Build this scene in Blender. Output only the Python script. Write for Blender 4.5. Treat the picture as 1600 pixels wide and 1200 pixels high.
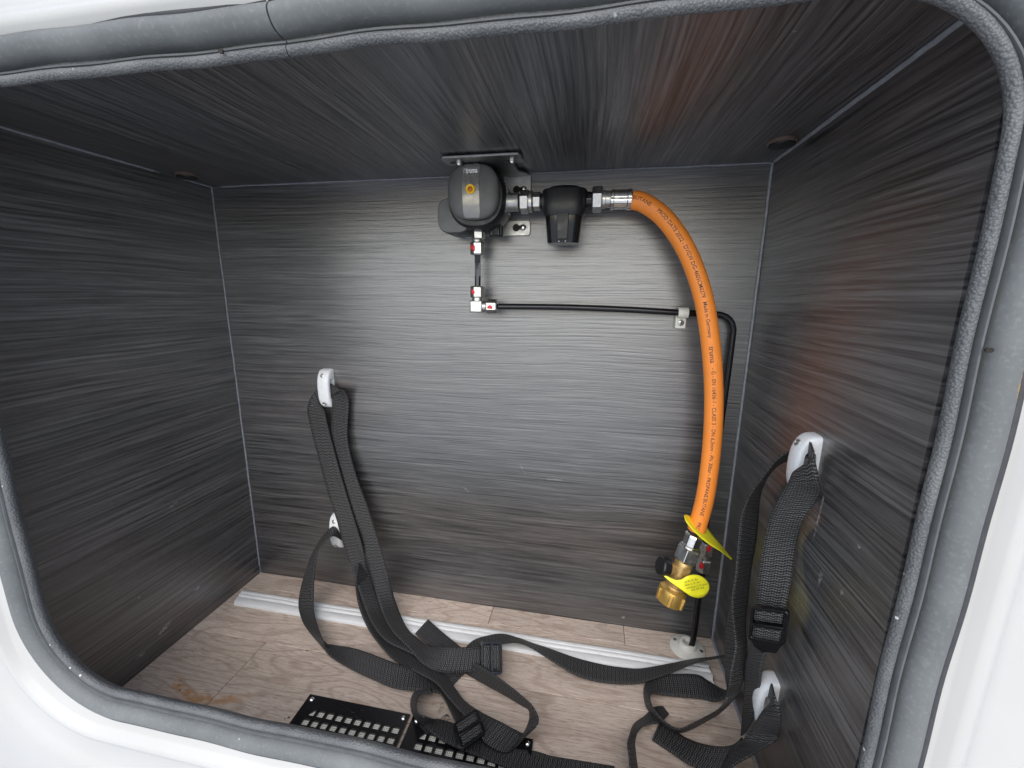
import bpy, math, random
from mathutils import Vector, Matrix
random.seed(7)
sc = bpy.context.scene
for o in list(bpy.data.objects): bpy.data.objects.remove(o)
COL = sc.collection
V = Vector
R = math.radians

# ------------------------------------------------------------------ camera
cam_d = bpy.data.cameras.new('camera'); cam = bpy.data.objects.new('camera', cam_d); COL.objects.link(cam)
cam_d.sensor_width = 36.0; cam_d.lens = 36.0*656.0/1600.0
cam_d.clip_start = 0.01; cam_d.clip_end = 200.0
_r = V((0.98231664, 0.18697077, 0.00979501)); _f = V((-0.18102092, 0.96181231, -0.20530104)); _u = V((-0.04780626, 0.19989752, 0.97864986))
m = Matrix((( _r.x, _u.x, -_f.x, 0.48238), (_r.y, _u.y, -_f.y, -0.49038), (_r.z, _u.z, -_f.z, 0.41874), (0, 0, 0, 1)))
cam.matrix_world = m
sc.camera = cam
sc.render.resolution_x = 1024; sc.render.resolution_y = 768

# ------------------------------------------------------------------ world, sun, exposure
SUN_AZ = R(-6.0)      # seen from the locker: behind the camera, a little to the left
SUN_EL = R(41.0)
world = bpy.data.worlds.new('World'); sc.world = world; world.use_nodes = True
wn = world.node_tree.nodes; wl = world.node_tree.links
for n in list(wn): wn.remove(n)
sky = wn.new('ShaderNodeTexSky'); sky.sky_type = 'NISHITA'; sky.sun_disc = False
sky.sun_elevation = SUN_EL; sky.sun_rotation = R(180.0) + SUN_AZ
sky.air_density = 1.0; sky.dust_density = 1.0; sky.ozone_density = 1.0
bg = wn.new('ShaderNodeBackground'); bg.inputs['Strength'].default_value = 0.13
wo = wn.new('ShaderNodeOutputWorld')
wl.new(sky.outputs[0], bg.inputs['Color']); wl.new(bg.outputs[0], wo.inputs['Surface'])
sun_d = bpy.data.lights.new('sun', 'SUN'); sun_d.energy = 1.5; sun_d.angle = R(84.0); sun_d.color = (1.0, 0.945, 0.875)
sun = bpy.data.objects.new('sun', sun_d); COL.objects.link(sun)
to_sun = V((math.sin(SUN_AZ)*math.cos(SUN_EL), -math.cos(SUN_AZ)*math.cos(SUN_EL), math.sin(SUN_EL)))
sun.rotation_euler = to_sun.to_track_quat('Z', 'Y').to_euler()
sun.location = to_sun*3
sc.view_settings.view_transform = 'Standard'; sc.view_settings.look = 'None'
sc.view_settings.gamma = 1.0; sc.view_settings.use_curve_mapping = False
sc.view_settings.exposure = 0.85
sc.render.engine = 'CYCLES'
sc.cycles.max_bounces = 5; sc.cycles.diffuse_bounces = 4; sc.cycles.glossy_bounces = 3

# ------------------------------------------------------------------ material helpers
class NT:
    def __init__(s, name):
        s.m = bpy.data.materials.new(name); s.m.use_nodes = True
        s.n = s.m.node_tree.nodes; s.l = s.m.node_tree.links
        s.b = s.n['Principled BSDF']
    def new(s, t, **kw):
        x = s.n.new(t)
        for k, v in kw.items(): setattr(x, k, v)
        return x
    def put(s, sock, v):
        if v is None: return
        if hasattr(v, 'is_output') or hasattr(v, 'links'): s.l.new(v, sock)
        else:
            if hasattr(sock.default_value, '__len__') and len(sock.default_value) == 4 and len(v) == 3: v = (*v, 1)
            sock.default_value = v
    def math(s, op, a, b=None, c=None, clamp=False):
        x = s.new('ShaderNodeMath', operation=op); x.use_clamp = clamp
        s.put(x.inputs[0], a); s.put(x.inputs[1], b); s.put(x.inputs[2], c); return x.outputs[0]
    def comb(s, x, y, z):
        c = s.new('ShaderNodeCombineXYZ'); s.put(c.inputs[0], x); s.put(c.inputs[1], y); s.put(c.inputs[2], z); return c.outputs[0]
    def sep(s, v):
        c = s.new('ShaderNodeSeparateXYZ'); s.put(c.inputs[0], v); return c.outputs
    def noise(s, vec, scale=1.0, detail=2.0, rough=0.5, dist=0.0):
        x = s.new('ShaderNodeTexNoise'); s.put(x.inputs['Vector'], vec)
        x.inputs['Scale'].default_value = scale; x.inputs['Detail'].default_value = detail
        x.inputs['Roughness'].default_value = rough; x.inputs['Distortion'].default_value = dist
        return x.outputs['Fac']
    def voro(s, vec, scale, feature='F1'):
        x = s.new('ShaderNodeTexVoronoi', feature=feature); s.put(x.inputs['Vector'], vec); x.inputs['Scale'].default_value = scale
        return x.outputs['Distance']
    def ramp(s, fac, stops):
        x = s.new('ShaderNodeValToRGB'); s.put(x.inputs[0], fac)
        el = x.color_ramp.elements
        while len(el) < len(stops): el.new(0.5)
        for e, (p, c) in zip(el, stops):
            e.position = p; e.color = (*c, 1) if hasattr(c, '__len__') else (c, c, c, 1)
        return x.outputs[0]
    def rng(s, v, a, b, c=0.0, d=1.0):
        x = s.new('ShaderNodeMapRange'); s.put(x.inputs[0], v)
        for i, q in enumerate((a, b, c, d)): x.inputs[1+i].default_value = q
        return x.outputs[0]
    def mix(s, f, a, b, mode='MIX'):
        x = s.new('ShaderNodeMix', data_type='RGBA', blend_type=mode)
        s.put(x.inputs[0], f); s.put(x.inputs[6], a); s.put(x.inputs[7], b); return x.outputs[2]
    def obj(s): return s.new('ShaderNodeTexCoord').outputs['Object']
    def uv(s): return s.new('ShaderNodeTexCoord').outputs['UV']
    def bump(s, h, strength=0.5, dist=0.001, normal=None):
        x = s.new('ShaderNodeBump'); s.put(x.inputs['Height'], h); x.inputs['Strength'].default_value = strength
        x.inputs['Distance'].default_value = dist
        if normal is not None: s.l.new(normal, x.inputs['Normal'])
        return x.outputs[0]
    def set(s, color=None, rough=None, metal=None, normal=None, spec=None, **kw):
        b = s.b.inputs
        s.put(b['Base Color'], color); s.put(b['Roughness'], rough); s.put(b['Metallic'], metal)
        s.put(b['Specular IOR Level'], spec)
        if normal is not None: s.l.new(normal, b['Normal'])
        for k, v in kw.items(): s.put(b[k], v)
        return s.m

MAT = {}
def simple(name, col, rough=0.5, metal=0.0, var=0.15, scale=60.0, bump=0.0, bscale=400.0, spec=0.5):
    t = NT(name); v = t.obj()
    n = t.noise(v, scale, 4.0, 0.6)
    k = t.rng(n, 0.25, 0.75, 1-var, 1+var)
    c = t.mix(1.0, col, t.comb(k, k, k), 'MULTIPLY')
    rr = t.rng(t.noise(v, scale*2.3, 3.0), 0.3, 0.7, max(0.03, rough-0.07), min(1, rough+0.07))
    nm = t.bump(t.noise(v, bscale, 3.0), bump, 0.0006) if bump else None
    MAT[name] = t.set(c, rr, metal, nm, spec)
    return MAT[name]

simple('black_plastic', (0.012, 0.012, 0.013), 0.38, bump=0.15, bscale=900)
simple('gloss_black', (0.008, 0.008, 0.009), 0.16, var=0.05)
simple('cover_plastic', (0.115, 0.115, 0.113), 0.42, bump=0.25, bscale=1400)
simple('badge_metal', (0.28, 0.272, 0.25), 0.28, 0.7, var=0.06, bump=0.1, bscale=1500)
simple('white_plastic', (0.78, 0.79, 0.79), 0.24, var=0.03, scale=40)
simple('cream_plastic', (0.72, 0.70, 0.62), 0.4, var=0.08, scale=90)
simple('zinc', (0.62, 0.61, 0.58), 0.34, 1.0, var=0.16, scale=160, bump=0.12, bscale=700)
simple('galvanised', (0.45, 0.45, 0.43), 0.42, 1.0, var=0.18, scale=120, bump=0.1, bscale=600)
simple('chrome', (0.80, 0.79, 0.76), 0.16, 1.0, var=0.08, scale=90)
simple('brass', (0.60, 0.41, 0.17), 0.45, 0.75, var=0.15, scale=130, bump=0.15, bscale=900)
simple('brass_bright', (0.78, 0.50, 0.14), 0.38, 0.8, var=0.1, scale=130)
simple('button_yellow', (0.95, 0.58, 0.02), 0.3, var=0.05)
simple('button_core', (0.5, 0.14, 0.01), 0.4, var=0.05)
simple('red_paint', (0.72, 0.02, 0.03), 0.35, var=0.12, scale=300)
simple('orange_rubber', (0.97, 0.29, 0.04), 0.45, var=0.05, scale=45, bump=0.15, bscale=900)
simple('ink', (0.05, 0.03, 0.02), 0.6, var=0.05)
simple('logo_print', (0.88, 0.88, 0.86), 0.4, var=0.02)
simple('tag_yellow', (0.95, 0.90, 0.03), 0.42, var=0.05, scale=50)
simple('grommet_hole', (0.02, 0.015, 0.012), 0.8)
simple('pipe_black', (0.009, 0.009, 0.010), 0.17, var=0.08, scale=70)
simple('joint_grey', (0.25, 0.26, 0.28), 0.5, var=0.25, scale=140)
simple('cap_brown', (0.12, 0.085, 0.065), 0.45, var=0.1)
simple('trim_rubber', (0.095, 0.10, 0.102), 0.5, var=0.2, scale=90)
simple('lip_rubber', (0.045, 0.045, 0.050), 0.5, var=0.2, scale=120)
simple('crumb_brown', (0.16, 0.075, 0.025), 0.8, var=0.4, scale=600)

def marks_mask(t, a, b, marks):
    """worn scuffs given in the panel's own metres: (a, b, half length, half width, angle)"""
    tot = None
    for (ca, cb, ha, hb, ang) in marks:
        da = t.math('SUBTRACT', a, ca); db = t.math('SUBTRACT', b, cb)
        c, s_ = math.cos(ang), math.sin(ang)
        u = t.math('ADD', t.math('MULTIPLY', da, c/ha), t.math('MULTIPLY', db, s_/ha))
        v = t.math('ADD', t.math('MULTIPLY', da, -s_/hb), t.math('MULTIPLY', db, c/hb))
        d = t.math('ADD', t.math('MULTIPLY', u, u), t.math('MULTIPLY', v, v))
        k = t.rng(d, 1.0, 0.2, 0.0, 1.0)
        tot = k if tot is None else t.math('MAXIMUM', tot, k)
    return tot

def wood_wall(name, along, across, marks=(), off=0.0, tint=1.0):
    t = NT(name); p = t.sep(t.obj())
    a = p[along]; b = p[across]
    a = t.math('ADD', a, off); b0 = b
    warp = t.noise(t.comb(t.math('MULTIPLY', a, 5.0), t.math('MULTIPLY', b, 10.0), off), 1.0, 1.0, 0.5)
    warp2 = t.noise(t.comb(t.math('MULTIPLY', a, 30.0), t.math('MULTIPLY', b, 55.0), off+3), 1.0, 1.0, 0.5)
    b = t.math('ADD', b, t.math('MULTIPLY', warp, 0.009))
    b = t.math('ADD', b, t.math('MULTIPLY', warp2, 0.0007))
    def lay(sa, sb, z, det=2.0, ro=0.6):
        return t.noise(t.comb(t.math('MULTIPLY', a, sa), t.math('MULTIPLY', b, sb), z+off), 1.0, det, ro)
    fine = lay(30.0, 1000.0, 0.0, 2.0, 0.7)
    med = lay(8.0, 390.0, 5.0, 2.0, 0.6)
    wide = lay(2.2, 75.0, 9.0, 1.0, 0.55)
    broad = lay(1.2, 9.0, 12.0, 1.0, 0.5)
    h = t.math('ADD', t.math('MULTIPLY', fine, 0.32), t.math('MULTIPLY', med, 0.58))
    h = t.math('ADD', h, t.math('MULTIPLY', wide, 0.10))
    line = t.rng(med, 0.44, 0.33, 0.0, 1.0)
    h2 = t.math('SUBTRACT', h, t.math('MULTIPLY', line, 0.10))
    col = t.ramp(h2, [(0.33, (0.007, 0.007, 0.0085)), (0.43, (0.026, 0.026, 0.0268)), (0.51, (0.050, 0.0495, 0.050)), (0.62, (0.105, 0.1035, 0.103))])
    brown = t.rng(broad, 0.42, 0.66, 0.0, 0.75)
    col = t.mix(brown, col, t.mix(1.0, col, (1.14*tint, 0.99*tint, 0.91*tint), 'MULTIPLY'))
    kk = t.rng(wide, 0.3, 0.7, 0.86, 1.14)
    col = t.mix(1.0, col, t.comb(kk, kk, kk), 'MULTIPLY')
    if marks:
        mk = marks_mask(t, p[along], b0, marks)
        sp = t.rng(t.noise(t.obj(), 380.0, 3.0, 0.7), 0.42, 0.6, 0.0, 0.8)
        col = t.mix(t.math('MULTIPLY', mk, sp), col, (0.42, 0.40, 0.37))
    nm = t.bump(h2, 0.42, 0.0008)
    MAT[name] = t.set(col, 0.36, 0.0, nm, 0.95, IOR=1.85)
    return MAT[name]
wood_wall('wood_back', 0, 2, [(0.445, 0.195, 0.012, 0.0012, 0.0), (0.405, 0.205, 0.010, 0.0006, -1.0), (0.165, 0.045, 0.0025, 0.0020, 0.0), (0.54, 0.012, 0.003, 0.0022, 0.2), (0.33, 0.17, 0.006, 0.0008, -0.7)], 0.0)
wood_wall('wood_left', 1, 2, [(-0.112, 0.170, 0.008, 0.0012, 0.25), (-0.145, 0.028, 0.010, 0.0035, 0.3), (-0.175, 0.018, 0.007, 0.002, 0.1), (-0.10, 0.047, 0.005, 0.0016, 0.0), (-0.165, 0.085, 0.0016, 0.0012, 0)], 2.7)
wood_wall('wood_right', 1, 2, [(-0.176, 0.265, 0.0014, 0.024, 0.1), (-0.19, 0.225, 0.0022, 0.009, 0.2), (-0.222, 0.27, 0.002, 0.0016, 0.0), (-0.215, 0.232, 0.0018, 0.003, 0.0), (-0.23, 0.46, 0.0014, 0.0012, 0.0)], 5.3, 1.04)
wood_wall('wood_ceiling', 1, 0, [(-0.225, 0.575, 0.0016, 0.0012, 0)], 8.1, 1.0)

def floor_wood():
    t = NT('floor_vinyl'); p = t.sep(t.obj())
    inf = t.new('ShaderNodeObjectInfo').outputs['Random']
    a = t.math('ADD', p[0], t.math('MULTIPLY', inf, 7.0)); b = t.math('ADD', p[1], t.math('MULTIPLY', inf, 3.0))
    ring = t.noise(t.comb(t.math('MULTIPLY', a, 5.5), t.math('MULTIPLY', b, 26.0), 1.0), 1.0, 1.5, 0.45)
    rg = t.math('SINE', t.math('MULTIPLY', ring, 75.0))
    rg = t.rng(rg, 0.35, 1.0, 0.0, 1.0)
    bw = t.math('ADD', b, t.math('MULTIPLY', ring, 0.03))
    fib = t.noise(t.comb(t.math('MULTIPLY', a, 45.0), t.math('MULTIPLY', bw, 620.0), 0.0), 1.0, 3.0, 0.6)
    pore = t.rng(t.noise(t.comb(t.math('MULTIPLY', a, 120.0), t.math('MULTIPLY', bw, 900.0), 4.0), 1.0, 2.0, 0.5), 0.56, 0.70, 0.0, 1.0)
    big = t.noise(t.comb(t.math('MULTIPLY', a, 3.0), t.math('MULTIPLY', b, 16.0), 7.0), 1.0, 2.0)
    c = t.ramp(fib, [(0.25, (0.42, 0.335, 0.27)), (0.5, (0.59, 0.485, 0.40)), (0.75, (0.73, 0.62, 0.53))])
    c = t.mix(t.math('MULTIPLY', rg, 0.38), c, (0.30, 0.20, 0.145))
    c = t.mix(t.math('MULTIPLY', pore, 0.55), c, (0.24, 0.165, 0.125))
    kb = t.rng(big, 0.3, 0.7, 0.88, 1.12); kr = t.math('MULTIPLY', kb, t.rng(inf, 0.0, 1.0, 0.80, 1.10))
    c = t.mix(1.0, c, t.comb(kr, kr, kr), 'MULTIPLY')
    # rust-brown tide mark left on the vinyl near the sill: a curved stroke
    q = t.sep(t.new('ShaderNodeNewGeometry').outputs['Position'])
    wob = t.math('MULTIPLY', t.math('SUBTRACT', t.noise(t.obj(), 60.0, 3.0), 0.5), 0.016)
    def arc(cx, cy, rad, wid, x0, x1, y0=-9.0, y1=9.0):
        dx = t.math('SUBTRACT', q[0], cx); dy = t.math('SUBTRACT', q[1], cy)
        d = t.math('SQRT', t.math('ADD', t.math('MULTIPLY', dx, dx), t.math('MULTIPLY', dy, dy)))
        d = t.math('ABSOLUTE', t.math('SUBTRACT', t.math('ADD', d, wob), rad))
        k = t.rng(d, wid, wid*0.25, 0.0, 1.0)
        k = t.math('MULTIPLY', k, t.rng(q[0], x0, x0+0.010, 0.0, 1.0)); k = t.math('MULTIPLY', k, t.rng(q[0], x1, x1-0.03, 0.0, 1.0))
        k = t.math('MULTIPLY', k, t.rng(q[1], y1, y1-0.006, 0.0, 1.0))
        return k
    st = arc(STAIN[0], STAIN[1], STAIN[2], 0.0065, STAIN[3], STAIN[4], -9, STAIN[5])
    st = t.math('MULTIPLY', st, t.rng(t.noise(t.obj(), 130.0, 3.0), 0.35, 0.6, 0.25, 1.0))
    c = t.mix(t.math('MULTIPLY', st, 0.8), c, (0.42, 0.20, 0.055))
    spk = t.rng(t.voro(t.obj(), 75.0), 0.05, 0.02, 0.0, 1.0)
    c = t.mix(t.math('MULTIPLY', spk, t.rng(t.noise(t.obj(), 21.0), 0.52, 0.6, 0.0, 0.7)), c, (0.14, 0.09, 0.06))
    nm = t.bump(t.math('SUBTRACT', fib, t.math('MULTIPLY', pore, 0.5)), 0.25, 0.0004)
    MAT['floor_vinyl'] = t.set(c, 0.5, 0.0, nm, 0.35)
STAIN = (0.0970, -0.1096, 0.0834, 0.044, 0.155, -0.172)
floor_wood()

def webbing_mat():
    t = NT('webbing'); p = t.sep(t.uv())      # u across 0..1, v along in metres
    u, v = p[0], p[1]
    tri = t.math('PINGPONG', t.math('MULTIPLY', u, 6.0), 1.0)          # six herringbone columns
    ph = t.math('ADD', t.math('MULTIPLY', v, 1/0.0021), t.math('MULTIPLY', tri, 0.55))
    s1 = t.math('SINE', t.math('MULTIPLY', ph, 6.2832))
    yarn = t.math('SINE', t.math('MULTIPLY', u, 6.2832*12))
    n = t.noise(t.comb(t.math('MULTIPLY', u, 30.0), t.math('MULTIPLY', v, 700.0), 0.0), 1.0, 3.0, 0.6)
    rib = t.math('SINE', t.math('MULTIPLY', v, 6.2832/0.0042))
    h = t.math('ADD', t.math('MULTIPLY', s1, 0.26), t.math('MULTIPLY', yarn, 0.12))
    h = t.math('ADD', h, t.math('MULTIPLY', n, 0.5)); h = t.math('ADD', h, t.math('MULTIPLY', rib, 0.10))
    c = t.ramp(t.rng(h, -0.25, 0.75), [(0.2, (0.004, 0.004, 0.0045)), (0.5, (0.011, 0.011, 0.0115)), (0.85, (0.115, 0.113, 0.110))])
    lint = t.rng(t.noise(t.obj(), 240.0, 3.0, 0.7), 0.66, 0.76, 0.0, 0.35)
    c = t.mix(lint, c, (0.16, 0.15, 0.14))
    nm = t.bump(h, 0.9, 0.0009)
    MAT['webbing'] = t.set(c, 0.55, 0.0, nm, 0.5, **{'Sheen Weight': 0.03, 'Sheen Roughness': 0.4})
webbing_mat()

def seal_mats():
    t = NT('seal_rubber'); o = t.obj()
    n1 = t.noise(o, 14.0, 4.0, 0.6); n2 = t.noise(o, 420.0, 3.0, 0.6)
    c = t.ramp(n1, [(0.3, (0.105, 0.112, 0.112)), (0.7, (0.165, 0.174, 0.170))])
    dust = t.rng(n2, 0.52, 0.72, 0.0, 0.35); c = t.mix(dust, c, (0.25, 0.26, 0.25))
    sp = t.rng(t.voro(o, 70.0), 0.07, 0.03, 0.0, 1.0); sp = t.math('MULTIPLY', sp, t.rng(t.noise(o, 16.0, 2.0), 0.5, 0.58, 0.0, 1.0))
    c = t.mix(t.math('MULTIPLY', sp, 0.8), c, (0.7, 0.7, 0.68))
    g = t.sep(o); gx, gy, gz = (0.6738,-0.2640,0.3825)
    d = t.math('ADD', t.math('POWER', t.math('MULTIPLY', t.math('SUBTRACT', g[0], gx), 1/0.0045), 2.0), t.math('POWER', t.math('MULTIPLY', t.math('SUBTRACT', g[2], gz), 1/0.011), 2.0))
    gr_ = t.math('MULTIPLY', t.rng(d, 1.0, 0.3, 0.0, 1.0), t.rng(t.noise(o, 260.0, 3.0, 0.7), 0.45, 0.56, 0.0, 1.0))
    c = t.mix(gr_, c, (0.42, 0.24, 0.06))
    MAT['seal_rubber'] = t.set(c, t.rng(n2, 0.3, 0.7, 0.50, 0.68), 0.0, t.bump(n2, 0.2, 0.0005), 0.5)
    t = NT('seal_bead'); o = t.obj()
    v1 = t.voro(o, 800.0); n = t.noise(o, 900.0, 2.0)
    c = t.ramp(v1, [(0.1, (0.13, 0.134, 0.134)), (0.6, (0.085, 0.088, 0.090))])
    c = t.mix(t.rng(t.noise(o, 30.0, 3.0), 0.45, 0.7, 0.0, 0.5), c, (0.19, 0.19, 0.18))
    h = t.math('SUBTRACT', t.math('MULTIPLY', n, 0.3), v1)
    sp = t.rng(t.voro(o, 95.0), 0.10, 0.05, 0.0, 1.0); sp = t.math('MULTIPLY', sp, t.rng(t.noise(o, 11.0, 2.0), 0.50, 0.58, 0.0, 1.0))
    c = t.mix(sp, c, (0.72, 0.72, 0.7))
    MAT['seal_bead'] = t.set(c, 0.45, 0.0, t.bump(h, 0.55, 0.0009), 0.5)
    t = NT('body_paint'); o = t.obj()
    n1 = t.noise(o, 6.0, 3.0, 0.5)
    c = t.ramp(n1, [(0.3, (0.48, 0.468, 0.442)), (0.7, (0.54, 0.53, 0.505))])
    n3 = t.noise(o, 90.0, 4.0, 0.7)
    c = t.mix(t.rng(n3, 0.60, 0.80, 0.0, 0.30), c, (0.46, 0.44, 0.38))
    d = t.rng(t.voro(o, 55.0), 0.035, 0.015, 0.0, 1.0); d = t.math('MULTIPLY', d, t.rng(t.noise(o, 14.0), 0.5, 0.58, 0.0, 0.8))
    c = t.mix(d, c, (0.2, 0.18, 0.15))
    MAT['body_paint'] = t.set(c, 0.28, 0.0, t.bump(t.noise(o, 35.0, 2.0), 0.04, 0.002), 0.5)
    t = NT('gauze_daylit'); o = t.sep(t.obj())
    gx = t.math('ABSOLUTE', t.math('SINE', t.math('MULTIPLY', o[0], 3.14159/0.0017))); gy = t.math('ABSOLUTE', t.math('SINE', t.math('MULTIPLY', o[1], 3.14159/0.0017)))
    g = t.rng(t.math('MINIMUM', gx, gy), 0.25, 0.5, 0.0, 1.0)
    c = t.mix(g, (0.24, 0.23, 0.20), (0.88, 0.85, 0.74))  # pale mesh cells: daylight from the ground below, put into the colour
    MAT['gauze_daylit'] = t.set(c, 0.7)
    t = NT('vent_black'); o = t.obj()
    sc1 = t.rng(t.noise(t.comb(t.math('MULTIPLY', t.sep(o)[0], 120.0), t.math('MULTIPLY', t.sep(o)[1], 700.0), 0.0), 1.0, 4.0, 0.7), 0.60, 0.72, 0.0, 1.0)
    pt = t.rng(t.noise(o, 28.0, 3.0), 0.46, 0.62, 0.0, 1.0)
    c = t.mix(t.math('MULTIPLY', sc1, pt), (0.007, 0.007, 0.008), (0.11, 0.11, 0.105))
    MAT['vent_black'] = t.set(c, t.rng(sc1, 0, 1, 0.2, 0.5), 0.0, None, 0.5)
    t = NT('rail_white'); o = t.obj()
    n = t.noise(t.comb(t.math('MULTIPLY', t.sep(o)[0], 40.0), t.math('MULTIPLY', t.sep(o)[1], 300.0), 0.0), 1.0, 4.0, 0.7)
    c = t.ramp(n, [(0.35, (0.84, 0.85, 0.83)), (0.62, (0.76, 0.765, 0.745)), (0.8, (0.42, 0.42, 0.39))])
    MAT['rail_white'] = t.set(c, 0.42)
seal_mats()

# ------------------------------------------------------------------ mesh helpers
def frame(axis, up=(0, 0, 1)):
    d = V(axis).normalized(); u = V(up)
    s = d.cross(u)
    if s.length < 1e-4: s = d.cross(V((0, 1, 0)))
    s.normalize(); return d, s, s.cross(d).normalized()
class MB:
    def __init__(s): s.v = []; s.f = []; s.uv = None
    def add(s, vs, fs):
        n = len(s.v); s.v += [tuple(x) for x in vs]; s.f += [tuple(i+n for i in f) for f in fs]; return s
    def box(s, lo, hi):
        (x0, y0, z0), (x1, y1, z1) = lo, hi
        return s.add([(x0, y0, z0), (x1, y0, z0), (x1, y1, z0), (x0, y1, z0), (x0, y0, z1), (x1, y0, z1), (x1, y1, z1), (x0, y1, z1)],
                     [(0, 3, 2, 1), (4, 5, 6, 7), (0, 1, 5, 4), (1, 2, 6, 5), (2, 3, 7, 6), (3, 0, 4, 7)])
    def rings(s, rings, caps=(True, True), closed=True):
        n = len(rings[0]); vs = [p for r in rings for p in r]; fs = []
        for i in range(len(rings)-1):
            for j in range(n if closed else n-1):
                k = (j+1) % n
                fs.append((i*n+j, i*n+k, (i+1)*n+k, (i+1)*n+j))
        if caps[0]: fs.append(tuple(reversed(range(n))))
        if caps[1]: fs.append(tuple(range((len(rings)-1)*n, len(rings)*n)))
        return s.add(vs, fs)
    def lathe(s, o, axis, prof, n=32, up=(0, 0, 1), shape=None, caps=(True, True)):
        """prof: (distance along axis, radius); shape(angle) scales the radius"""
        o = V(o); d, a, b = frame(axis, up); R_ = []
        for (h, r) in prof:
            R_.append([o+d*h+(a*math.cos(2*math.pi*k/n)+b*math.sin(2*math.pi*k/n))*r*(shape(2*math.pi*k/n) if shape else 1) for k in range(n)])
        return s.rings(R_, caps)
    def hexa(s, o, axis, r, L, roll=0.0, ch=0.12, up=(0, 0, 1)):
        """hex nut: circumradius r, length L, chamfered ends"""
        o = V(o); d, a, b = frame(axis, up); R_ = []
        for (h, k) in ((0, 1-ch), (L*0.12, 1), (L*0.88, 1), (L, 1-ch)):
            ring = []
            for i in range(6):
                t = roll+i*math.pi/3
                ring.append(o+d*h+(a*math.cos(t)+b*math.sin(t))*r*k)
            R_.append(ring)
        return s.rings(R_)
    def tube(s, path, r, n=14, caps=(True, True)):
        path = [V(p) for p in path]; R_ = []; prev = None
        for i, p in enumerate(path):
            t = (path[min(i+1, len(path)-1)]-path[max(i-1, 0)]).normalized()
            if prev is None:
                _, a, b = frame(t, (0, 0, 1) if abs(t.z) < 0.9 else (0, 1, 0))
            else:
                a = prev-t*prev.dot(t); a.normalize(); b = t.cross(a)
            prev = a
            rr = r(i/(len(path)-1)) if callable(r) else r
            R_.append([p+(a*math.cos(2*math.pi*k/n)+b*math.sin(2*math.pi*k/n))*rr for k in range(n)])
        return s.rings(R_, caps)
    def prism(s, poly, o, ax, ay, az, depth):
        """poly in (ax, ay) metres from o, extruded along az"""
        o, ax, ay, az = V(o), V(ax), V(ay), V(az); n = len(poly)
        a = [o+ax*x+ay*y for x, y in poly]; b = [p+az*depth for p in a]
        return s.rings([a, b])
    def build(s, name, mat, parent=None, sharp=35, bevel=0, smooth=True, seg=2):
        me = bpy.data.meshes.new(name); me.from_pydata(s.v, [], s.f); me.validate()
        import bmesh
        bm = bmesh.new(); bm.from_mesh(me); bmesh.ops.recalc_face_normals(bm, faces=bm.faces); bm.to_mesh(me); bm.free()
        if smooth:
            for p in me.polygons: p.use_smooth = True
            me.set_sharp_from_angle(angle=R(sharp))
        me.materials.append(MAT[mat] if isinstance(mat, str) else mat)
        o = bpy.data.objects.new(name, me); COL.objects.link(o)
        if parent is not None: o.parent = parent
        if bevel:
            b = o.modifiers.new('bevel', 'BEVEL'); b.width = bevel; b.segments = seg; b.limit_method = 'ANGLE'; b.angle_limit = R(40)
            b.harden_normals = False
        return o
def thing(name, label, cat, group=None):
    o = bpy.data.objects.new(name, None); COL.objects.link(o); o.empty_display_size = 0.02
    return tag(o, label, cat, group)
def tag(o, label, cat, group=None):
    o['label'] = label; o['category'] = cat
    if group: o['group'] = group
    return o
def struct(o, label=None):
    o['kind'] = 'structure'
    if label: o['label'] = label
    return o
def spline(P, n=8, closed=False):
    P = [V(p) for p in P]; out = []
    N = len(P)
    for i in range(N if closed else N-1):
        if closed: p0, p1, p2, p3 = P[i-1], P[i], P[(i+1) % N], P[(i+2) % N]
        else: p0, p1, p2, p3 = P[max(i-1, 0)], P[i], P[i+1], P[min(i+2, N-1)]
        for k in range(n):
            t = k/n
            out.append(0.5*((2*p1)+(p2-p0)*t+(2*p0-5*p1+4*p2-p3)*t*t+(3*p1-p0-3*p2+p3)*t**3))
    if not closed: out.append(P[-1])
    return out
def rrect(x0, x1, z0, z1, rad, n=12, m=10):
    """closed loop of (point xz, outward normal), counter-clockwise seen from the front; rad = (bl, br, tr, tl)"""
    out = []
    C = [((x0, z0), rad[0], 180), ((x1, z0), rad[1], 270), ((x1, z1), rad[2], 0), ((x0, z1), rad[3], 90)]
    cs = []
    for (x, z), r, a0 in C:
        cx = x+r if x == x0 else x-r; cz = z+r if z == z0 else z-r
        cs.append([((cx+r*math.cos(R(a0+90*k/n)), cz+r*math.sin(R(a0+90*k/n))), (math.cos(R(a0+90*k/n)), math.sin(R(a0+90*k/n)))) for k in range(n+1)])
    for i in range(4):
        out += cs[i]
        (p, q), (s_, nn) = cs[i][-1], cs[(i+1) % 4][0]
        for k in range(1, m):
            t = k/m; out.append(((p[0]+(s_[0]-p[0])*t, p[1]+(s_[1]-p[1])*t), q))
    return out
def text_mesh(txt, size, bold=0.0):
    cu = bpy.data.curves.new('print_curve', 'FONT'); cu.body = txt; cu.size = size; cu.resolution_u = 3; cu.offset = bold*size
    ob = bpy.data.objects.new('print_curve', cu); COL.objects.link(ob)
    dg = bpy.context.evaluated_depsgraph_get(); dg.update()
    me = bpy.data.meshes.new_from_object(ob.evaluated_get(dg))
    vs = [tuple(v.co) for v in me.vertices]; fs = [tuple(p.vertices) for p in me.polygons]
    bpy.data.objects.remove(ob); bpy.data.curves.remove(cu); bpy.data.meshes.remove(me)
    return vs, fs

W, H, D = 0.65, 0.5502, 0.262
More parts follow.
